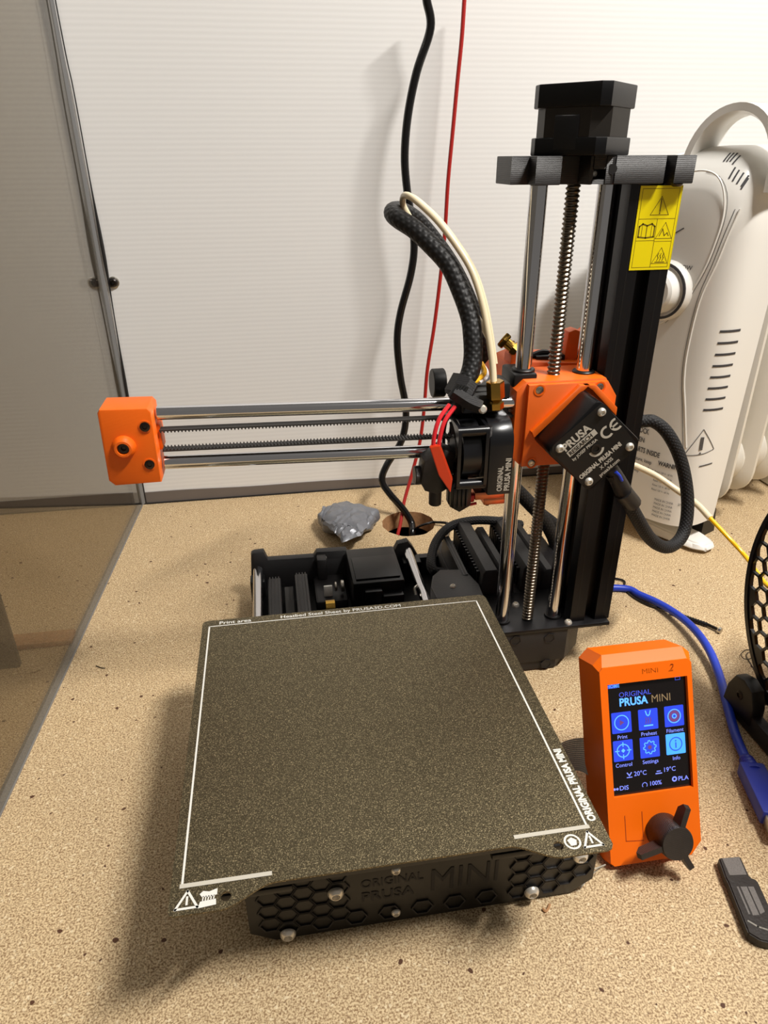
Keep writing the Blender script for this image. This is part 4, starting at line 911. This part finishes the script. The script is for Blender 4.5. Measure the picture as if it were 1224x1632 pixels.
# fins and header tubes behind the cover
for k in range(5):
    n = -22 - k * 42; b = MB()
    prof_ = rounded([(2, 34), (HW - 2, 34), (HW - 2, 335), (2, 335)], 26, 6)
    c0 = HO + HN * n
    def finv(p, dn): return c0 + HU * p[0] + HN * dn + Vector((0, 0, p[1]))
    inner = [(HW / 2 + (x - HW / 2) * .86, 185 + (z - 185) * .94) for x, z in prof_]; m_ = len(prof_)
    V = [finv(p, 2.0) for p in prof_] + [finv(p, -2.0) for p in prof_] + [finv(p, 9) for p in inner] + [finv(p, -9) for p in inner]
    b._add(V, [(i, (i + 1) % m_, m_ + (i + 1) % m_, m_ + i) for i in range(m_)] + [(i, (i + 1) % m_, 2 * m_ + (i + 1) % m_, 2 * m_ + i) for i in range(m_)] + [(m_ + i, m_ + (i + 1) % m_, 3 * m_ + (i + 1) % m_, 3 * m_ + i) for i in range(m_)] + [tuple(range(2 * m_, 3 * m_)), tuple(range(3 * m_, 4 * m_))])
    bmesh.ops.recalc_face_normals(b.bm, faces=b.bm.faces); b.build('radiator_fin', M['heater_fin'], HT)
for z in (70, 300):
    b = MB(); p0 = HO + HU * 40 + Vector((0, 0, z)); b.lathe(p0 + HN * 20, -HN, [(0, 20), (8, 25)] + sum([[(20 + k * 42, 19), (32 + k * 42, 30), (42 + k * 42 + 2, 30), (56 + k * 42, 19)] for k in range(5)], []), 28); b.build('header_tube', M['heater_fin'], HT)
# foot rail with its rounded white end, and black caster fork
b = MB(); fa = at(1060, 842, 'z', 11); fb = at(1118, 872, 'z', 6)
dr = Vector((fb.x - fa.x, fb.y - fa.y, 0)).normalized(); sd = Vector((-dr.y, dr.x, 0)); fe = at(1134, 876, 'z', 3)
P = [(0, -17, 1), (0, 17, 1), (60, 15, 1), (74, 9, 1), (78, 3, 1), (76, -10, 1), (64, -16, 1)]
base = fe - dr * 76
V = [base + dr * x + sd * y + Vector((0, 0, .6)) for x, y, _ in P] + [base + dr * (x * .96) + sd * y * .82 + Vector((0, 0, 12 - x * .07)) for x, y, _ in P]; m_ = len(P)
b._add(V, [(i, (i + 1) % m_, m_ + (i + 1) % m_, m_ + i) for i in range(m_)] + [tuple(range(m_)), tuple(range(m_, 2 * m_))]); bmesh.ops.recalc_face_normals(b.bm, faces=b.bm.faces)
bmesh.ops.bevel(b.bm, geom=[e for e in b.bm.edges], offset=1.6, segments=3, affect='EDGES'); b.build('foot', M['heater'], HT, sharp=60)
b = MB(); q = HO - HN * 4 + HU * 8; v = [q + HU * 2, q - HN * 24 + HU * 2, q - HN * 24 + HU * 60, q + HU * 60]; b._add([p + Vector((0, 0, .5)) for p in v] + [p + Vector((0, 0, 28)) - HN * (6 if i in (1, 2) else 0) * -1 for i, p in enumerate(v)], [(0, 1, 2, 3), (4, 7, 6, 5), (0, 4, 5, 1), (1, 5, 6, 2), (2, 6, 7, 3), (3, 7, 4, 0)]); b.build('foot_bracket', M['black_dark'], HT)
b = MB(); q = HO + HU * 50 - HN * 200; b.box(q.x - 12, q.x + 12, q.y - 40, q.y + 60, .5, 34, 3); b.build('foot_bracket', M['heater'], HT)

# ================================================================== filament spool and its roller stand
SP = empty('filament_spool', (385, 61, 105)); tag(SP, 'black honeycomb-sided spool of yellow filament standing upright at the right edge', 'spool')
SY, SZ, SR = 61, 107.5, 101
def honey(x):
    holes = []; R = 5.9
    for i in range(-12, 13):
        for j in range(-12, 13):
            y = i * 11.6 * .866 + 2; z = j * 11.6 + (5.8 if i % 2 else 0); d = math.hypot(y, z)
            if d > SR - 5.5 or d - R < 34: continue
            hx_ = [(y + R * math.cos(math.radians(60 * k)), z + R * math.sin(math.radians(60 * k))) for k in range(6)]
            hx_ = [(p[0] * min(1, (SR - 3.8) / math.hypot(*p)), p[1] * min(1, (SR - 3.8) / math.hypot(*p))) for p in hx_]
            holes.append(hx_)
    b = MB(); plate2d(b, [arc(0, 0, SR - 1, 0, 360, 96)[:-1], arc(0, 0, 27, 0, 360, 40)[:-1]] + holes, 2.4, (x, SY, SZ), (0, 1, 0), (0, 0, 1)); b.ring((x - 2, SY, SZ), (1, 0, 0), SR, SR - 3.2, 4, 96); return b
honey(365.5).build('spool_flange', M['black_gloss'], SP); honey(425).build('spool_flange', M['black_gloss'], SP)
b = MB(); b.ring((366, SY, SZ), (1, 0, 0), 34, 27, 59, 48); b.build('spool_core', M['black_dark'], SP)
b = MB(); b.lathe((367.5, SY, SZ), (1, 0, 0), [(0, 34)] + sum([[(.2 + k * 1.75, 66 + .0), (.9 + k * 1.75, 67.2)] for k in range(32)], []) + [(56.5, 34)], 64, cap=False); b.build('wound_filament', M['filament'], SP)
# yellow filament leaving the spool, through the ivory guide tube
fl = [(372, 58, 174), at(1222, 925, 'y', 140), at(1205, 905, 'y', 165), at(1190, 888, 'y', 185), at(1160, 857, 'y', 208), at(1132, 826, 'y', 225)]
b = MB(); b.tube([(377, 126, 92), at(1224, 934, 'x', 374), at(1190, 889, 'y', 192), at(1160, 856, 'y', 208), at(1130, 824, 'y', 226)], 1.6, 10, 8); yf = b.build('filament_strand', M['filament'], SP)
gt = MB(); gt.tube([at(1132, 826, 'y', 225), at(1110, 803, 'y', 240), at(1080, 782, 'y', 256), at(1045, 758, 'y', 268), at(1012, 742, 'y', 274), at(980, 728, 'y', 276), (262, 262, 205)], 2.5, 12, 8); gt = gt.build('guide_tube', M['tube_white'], origin=(330, 250, 150)); tag(gt, 'ivory plastic guide tube sloping in front of the white heater, holding yellow filament', 'tube')

ST = empty('spool_stand', (385, 61, 0)); tag(ST, 'low black roller stand carrying the filament spool at the right edge', 'spool stand')
for x in (355, 437):
    b = MB(); b.prism([(-14, .5), (132, .5), (132, 10), (120, 14), (8, 14), (-14, 8)], x - 4, x + 4, 'x', bev=1); b.build('side_rail', M['black_print'], ST)
b = MB(); b.box(359, 433, 30, 90, .5, 5, 1); b.build('base_plate', M['black_print'], ST)
for y, z in ((121, 21), (0, 21)):
    for x in (355, 437):
        b = MB(); b.prism([(y - 15, 6), (y + 15, 6), (y + 14, 20), (y + 9, 31), (y, 34), (y - 9, 31), (y - 14, 20)], x - 5, x + 5, 'x', bev=1.6); lg = b.build('roller_lug', M['black_dark'], ST)
        if x < 400: bolt(lg, (x - 5, y, z), (-1, 0, 0), 3.2, 1, M['motor_grey'])
    b = MB(); b.cyl((360.5, y, 15.5), (431.5, y, 15.5), 5); b.build('roller', M['black_gloss'], ST)

# ================================================================== things lying on the bench
# blue USB cable and plug
ub = empty('usb_cable', (372, 200, 0)); tag(ub, 'blue USB cable with a moulded plug curving across the bench beside the orange box', 'cable')
bl = [(268, 292, 3.4), at(985, 937, 'z', 3), at(1020, 948, 'z', 3), at(1062, 968, 'z', 6), at(1100, 996, 'z', 9), at(1128, 1032, 'z', 9), at(1146, 1075, 'z', 6), at(1158, 1120, 'z', 4.5), at(1172, 1170, 'z', 4.5), at(1192, 1218, 'z', 6)]
b = MB(); b.tube(bl, 3.1, 14, 8); b.build('cable_jacket', M['blue_cable'], ub)
p0 = at(1188, 1208, 'z', 6.5); p1 = p0 + (at(1212, 1258, 'z', 7.5) - p0).normalized() * 12; p2 = at(1250, 1335, 'z', 7.5); d = (p1 - p0).normalized()
b = MB(); b.lathe(p0, d, [(0, 3.6), (2, 4.6), (3, 3.9), (4.6, 5.0), (5.8, 4.3), (7.4, 5.4), (8.6, 4.8), (10.4, 5.8), (13, 6.2)], 16)
Mp = Matrix.Translation(p1) @ d.to_track_quat('Y', 'Z').to_matrix().to_4x4(); b.box(-7.5, 7.5, -4, 36, -5, 5, 1.6, M=Mp); b.build('plug_body', M['blue_plug'], ub)
b = MB(); b.box(-6, 6, 36, 48, -3.4, 3.4, .4, M=Mp); b.build('plug_shell', M['steel'], ub)
# thin black lead with a dark sleeve under the blue cable
tl = [(275, 318, 1.2), at(982, 922, 'z', 1.5), at(995, 938, 'z', 1.5), at(1012, 953, 'z', 1.2), at(1035, 965, 'z', 1.2), at(1060, 971, 'z', 1.6), at(1075, 976, 'z', 1.8)]
tt = empty('thin_lead', (368, 262, 0)); tag(tt, 'thin black wire ending in a short ribbed black sleeve beneath the blue cable', 'wire')
b = MB(); b.tube(tl, .9, 8, 6); b.build('wire', M['black_cable'], tt)
b = MB(); a_, c_ = at(1070, 976, 'z', 2), at(1128, 996, 'z', 2); dd = (c_ - a_); L = dd.length; b.lathe(a_, dd, sum([[(L * k / 14, 2.0), (L * (k + .6) / 14, 2.0), (L * (k + .7) / 14, 1.6), (L * (k + .9) / 14, 1.6)] for k in range(14)], []), 10); b.build('ribbed_sleeve', M['black_gloss'], tt)
# loose screw
ls = empty('loose_screw', tuple(at(1140, 1000, 'z', 0))); tag(ls, 'small loose steel screw lying on the bench beyond the blue cable', 'screw')
a_, c_ = at(1122, 993, 'z', 2.2), at(1146, 1004, 'z', 2.6); dd = (c_ - a_); L = dd.length
b = MB(); b.lathe(a_, dd, [(0, .4)] + sum([[(1 + L * .9 * k / 14, 1.5), (1 + L * .9 * (k + .5) / 14, 1.15)] for k in range(13)], []), 10); b.build('shank', M['screw_dark'], ls)
b = MB(); b.lathe(c_ - dd.normalized() * .5, dd, [(0, 1.6), (.3, 2.7), (2.2, 2.6), (2.6, 2)], 14); b.build('screw_head', M['steel'], ls)
# curled thread
b = MB(); b.tube([at(x, y, 'z', z) for x, y, z in ((1198, 1036, .6), (1188, 1036, 1), (1181, 1043, 2), (1186, 1050, 2.5), (1197, 1049, 2), (1199, 1041, 1.5), (1192, 1040, 1.2), (1190, 1047, 1), (1198, 1060, .6), (1204, 1072, .6), (1207, 1083, .6))], .35, 6, 6); o = b.build('curled_thread', M['screw_dark'], origin=tuple(at(1195, 1050, 'z', 0))); tag(o, 'fine dark curled strand lying on the bench left of the spool', 'thread')
b = MB(); b.tube([at(x, y, 'z', .5) for x, y in ((153, 1061), (160, 1064), (167, 1065))], .35, 6, 4); o = b.build('filament_scrap', M['screw_dark'], origin=tuple(at(160, 1064, 'z', 0))); tag(o, 'short thin dark scrap on the bench near the clear side panel', 'scrap')
b = MB(); b.tube([at(x, y, 'z', .8) for x, y in ((865, 1448), (869, 1452), (873, 1449), (876, 1441))], .7, 6, 4); o = b.build('plastic_scrap', M['board_edge'], origin=tuple(at(869, 1450, 'z', 0))); tag(o, 'tiny tan curl of debris in front of the black front plate', 'scrap')
b = MB(); b.tube([at(922, 1382, 'z', 14), at(945, 1385, 'z', 8), at(965, 1378, 'z', 10)], .35, 6, 4); b.tube([at(965, 1378, 'z', 10), at(945, 1392, 'z', 4), at(925, 1415, 'z', .5)], .35, 6, 4); o = b.build('clear_string', M['grey_print'], origin=tuple(at(925, 1415, 'z', 0))); tag(o, 'thin translucent strand hanging between the front plate and the orange box', 'thread')
# USB stick
us = empty('usb_stick', (273, 2, 0)); tag(us, 'dark USB memory stick with scuffed silver print at the lower right corner', 'memory stick')
g = [at(x, y, 'z', 6) for x, y in ((1145, 1367), (1180, 1364), (1195, 1397), (1207, 1402), (1236, 1465), (1243, 1490), (1232, 1503), (1213, 1499), (1193, 1487), (1160, 1405), (1156, 1398))]
b = MB(); n = len(g); ctr = sum(g, Vector()) / n
V = [Vector((p.x, p.y, 6)) for p in g] + [Vector((p.x, p.y, .4)) for p in g]; b._add(V, [tuple(range(n)), tuple(range(n, 2 * n))[::-1]] + [(i, n + i, n + (i + 1) % n, (i + 1) % n) for i in range(n)])
bmesh.ops.recalc_face_normals(b.bm, faces=b.bm.faces); bmesh.ops.bevel(b.bm, geom=list(b.bm.edges), offset=.7, segments=2, affect='EDGES'); bd = b.build('stick_body', M['knob'], us)
b = MB(); fl_ = Frame((0, 0, 6.05), (1, 0, 0), (0, 1, 0), .06)
def up(x, y):
    p = at(x, y, 'z', 6.05); return (p.x, p.y)
flat_poly(b, [up(1151, 1368), up(1178, 1366), up(1190, 1394), up(1163, 1395)], fl_); b.build('silver_print', M['scrape'], bd)
b = MB(); flat_poly(b, [up(1180, 1413), up(1190, 1413), up(1210, 1458), up(1200, 1459)], fl_); flat_poly(b, [up(1192, 1413), up(1201, 1413), up(1219, 1453), up(1212, 1457)], fl_); flat_poly(b, [up(1174, 1413), up(1177, 1413), up(1196, 1457), up(1193, 1457)], fl_); b.build('silver_print', M['scrape'], bd)
b = MB(); flat_line(b, [up(1193, 1468), up(1208, 1477), up(1230, 1484)], .9, fl_); b.build('end_band', M['steel'], bd)
# ball of grey duct tape
TB = empty('duct_tape_wad', (119, 440, 0)); tag(TB, 'crumpled wad of grey duct tape on the bench left of the cable hole', 'tape')
random.seed(11)
b = MB(); bmesh.ops.create_icosphere(b.bm, subdivisions=4, radius=1)
for v in b.bm.verts:
    c0 = v.co.copy(); a = math.atan2(c0.y, c0.x)
    rx = 31 * (1 + .07 * math.sin(3 * a + 1) + .05 * math.sin(7 * a)); ry = 23 * (1 + .06 * math.sin(4 * a)); z = c0.z
    fac = 1 + .05 * math.sin(9 * c0.x + 4 * c0.z) * math.cos(7 * c0.y)
    hz_ = 12 + (9 * math.copysign(abs(z) ** .5, z) if z > 0 else 13 * math.copysign(abs(z) ** .55, z)) + 1.6 * math.sin(6 * c0.x + 2) * math.cos(5 * c0.y)
    v.co = Vector((118 + c0.x * rx * fac, 441 + c0.y * ry * fac, max(.2, hz_ + .06 * (c0.y * ry))))
b.build('tape_core', M['tape'], TB, sharp=50)
# top layers of tape: folded sheets following the core
def tapepatch(pts, lift, crease):
    b = MB(); P = [at(x, y, 'z', 24 + lift) for x, y in pts]; n = len(P); c0 = sum(P, Vector()) / n
    rings = 7; V = []
    for r_ in range(rings + 1):
        f0 = r_ / rings
        for i, p in enumerate(P):
            q = c0 + (p - c0) * f0; h = lift + 25.2 - 5.5 * f0 ** 4 + crease * (math.sin(q.x * .33 + 1.1) * math.cos(q.y * .41) + .6 * math.sin(q.x * .8 - q.y * .6))
            V.append(Vector((q.x, q.y, h)))
    b._add(V, [(r_ * n + i, r_ * n + (i + 1) % n, (r_ + 1) * n + (i + 1) % n, (r_ + 1) * n + i) for r_ in range(rings) for i in range(n)])
    bmesh.ops.remove_doubles(b.bm, verts=b.bm.verts, dist=.01); bmesh.ops.recalc_face_normals(b.bm, faces=b.bm.faces)
    bmesh.ops.solidify(b.bm, geom=list(b.bm.faces), thickness=.5); return b.build('tape_layer', M['tape'], TB, sharp=25)
def dense(pts, k=5):
    out = []
    for i in range(len(pts)):
        a, c = pts[i], pts[(i + 1) % len(pts)]; out += [(a[0] + (c[0] - a[0]) * j / k, a[1] + (c[1] - a[1]) * j / k) for j in range(k)]
    return out
tapepatch(dense([(513, 820), (530, 797), (552, 793), (574, 800), (590, 815), (586, 834), (575, 843), (553, 838), (533, 843), (524, 830)]), 0, .9)
tapepatch(dense([(512, 826), (527, 828), (545, 836), (557, 835), (566, 842), (580, 840), (576, 848), (546, 858), (536, 846)]), -1.5, 1.5)
tapepatch(dense([(582, 822), (589, 812), (600, 821), (590, 835), (583, 838)]), -3, 1.2)
tapepatch(dense([(508, 822), (514, 804), (521, 805), (516, 820), (512, 828)]), -4, 1.0)

# cables hanging in front of the wall into the hole
o = MB(); K = [(678, -30, 500), (680, 0, 500), (686, 45, 500), (664, 115, 500), (650, 185, 500), (645, 250, 499), (649, 305, 498), (656, 350, 497), (660, 395, 496), (654, 440, 495), (638, 500, 494), (633, 545, 492), (638, 600, 490), (647, 655, 487), (640, 702, 482), (616, 742, 474), (609, 766, 468), (622, 788, 462), (643, 812, 456), (656, 834, 449)]
o.tube([at(x, y, 'y', v) for x, y, v in K] + [Vector((186, 436, -14)), Vector((188, 434, -60))], 3.7, 12, 8); o = o.build('hanging_cable', M['black_cable'], origin=(200, 490, 300)); tag(o, 'thick glossy black cable hanging down the wall into the bench hole', 'cable')
o = MB(); K = [(742, -30, 510), (740, 0, 510), (736, 60, 510), (729, 130, 510), (722, 205, 509), (714, 290, 508), (709, 370, 507), (702, 440, 506), (692, 520, 504), (681, 590, 500), (676, 650, 496), (669, 705, 490), (656, 757, 480), (644, 800, 466), (638, 835, 450)]
o.tube([at(x, y, 'y', v) for x, y, v in K] + [Vector((170, 440, -20)), Vector((170, 440, -60))], 1.9, 10, 8); o = o.build('hanging_cable', M['red_cable'], origin=(220, 500, 300)); tag(o, 'slim red cord hanging down the white wall into the bench hole', 'cable')

# screws in the wall each side of the pane edge
for q, lb in (((181, 450), 'round dark screw in the white wall just right of the clear panel edge'), ((153, 450), 'round dark screw seen through the clear panel at its edge')):
    p = at(*q, 'y', WY); e = empty('wall_screw', tuple(p)); tag(e, lb, 'screw')
    b = MB(); b.lathe(p, (0, -1, 0), [(0, 5.6), (1.2, 5.4), (1.6, 4.6)], 20); b.build('washer', M['steel'], e)
    bolt(e, p - Vector((0, 1.4, 0)), (0, -1, 0), 4.4, 2.6, M['screw_dark'], name='screw_head')

# what stands behind the pane: a dark upright board and a pale batten on the bench
b = MB(); a_ = at(0, 845, 'z', 0); p0 = at(40, 1056, 'z', 0); p1 = at(2, 905, 'z', 0)
b.box(-330, p0.x - 2, p0.y - 6, p0.y, 0, 190, 1); o = b.build('dark_board', M['black_dark'], origin=(p0.x - 80, p0.y, 0)); tag(o, 'dark upright board standing on the bench behind the clear side panel', 'board')
p0 = at(38, 1036, 'z', 0); p1 = at(122, 1030, 'z', 0)
b = MB(); b.box(p0.x - 120, p1.x - 4, p0.y, p0.y + 16, .2, 5, .6); o = b.build('wooden_batten', M['board_edge'], origin=(p1.x - 30, p0.y, 0)); tag(o, 'thin pale strip lying flat on the bench behind the clear side panel', 'strip')
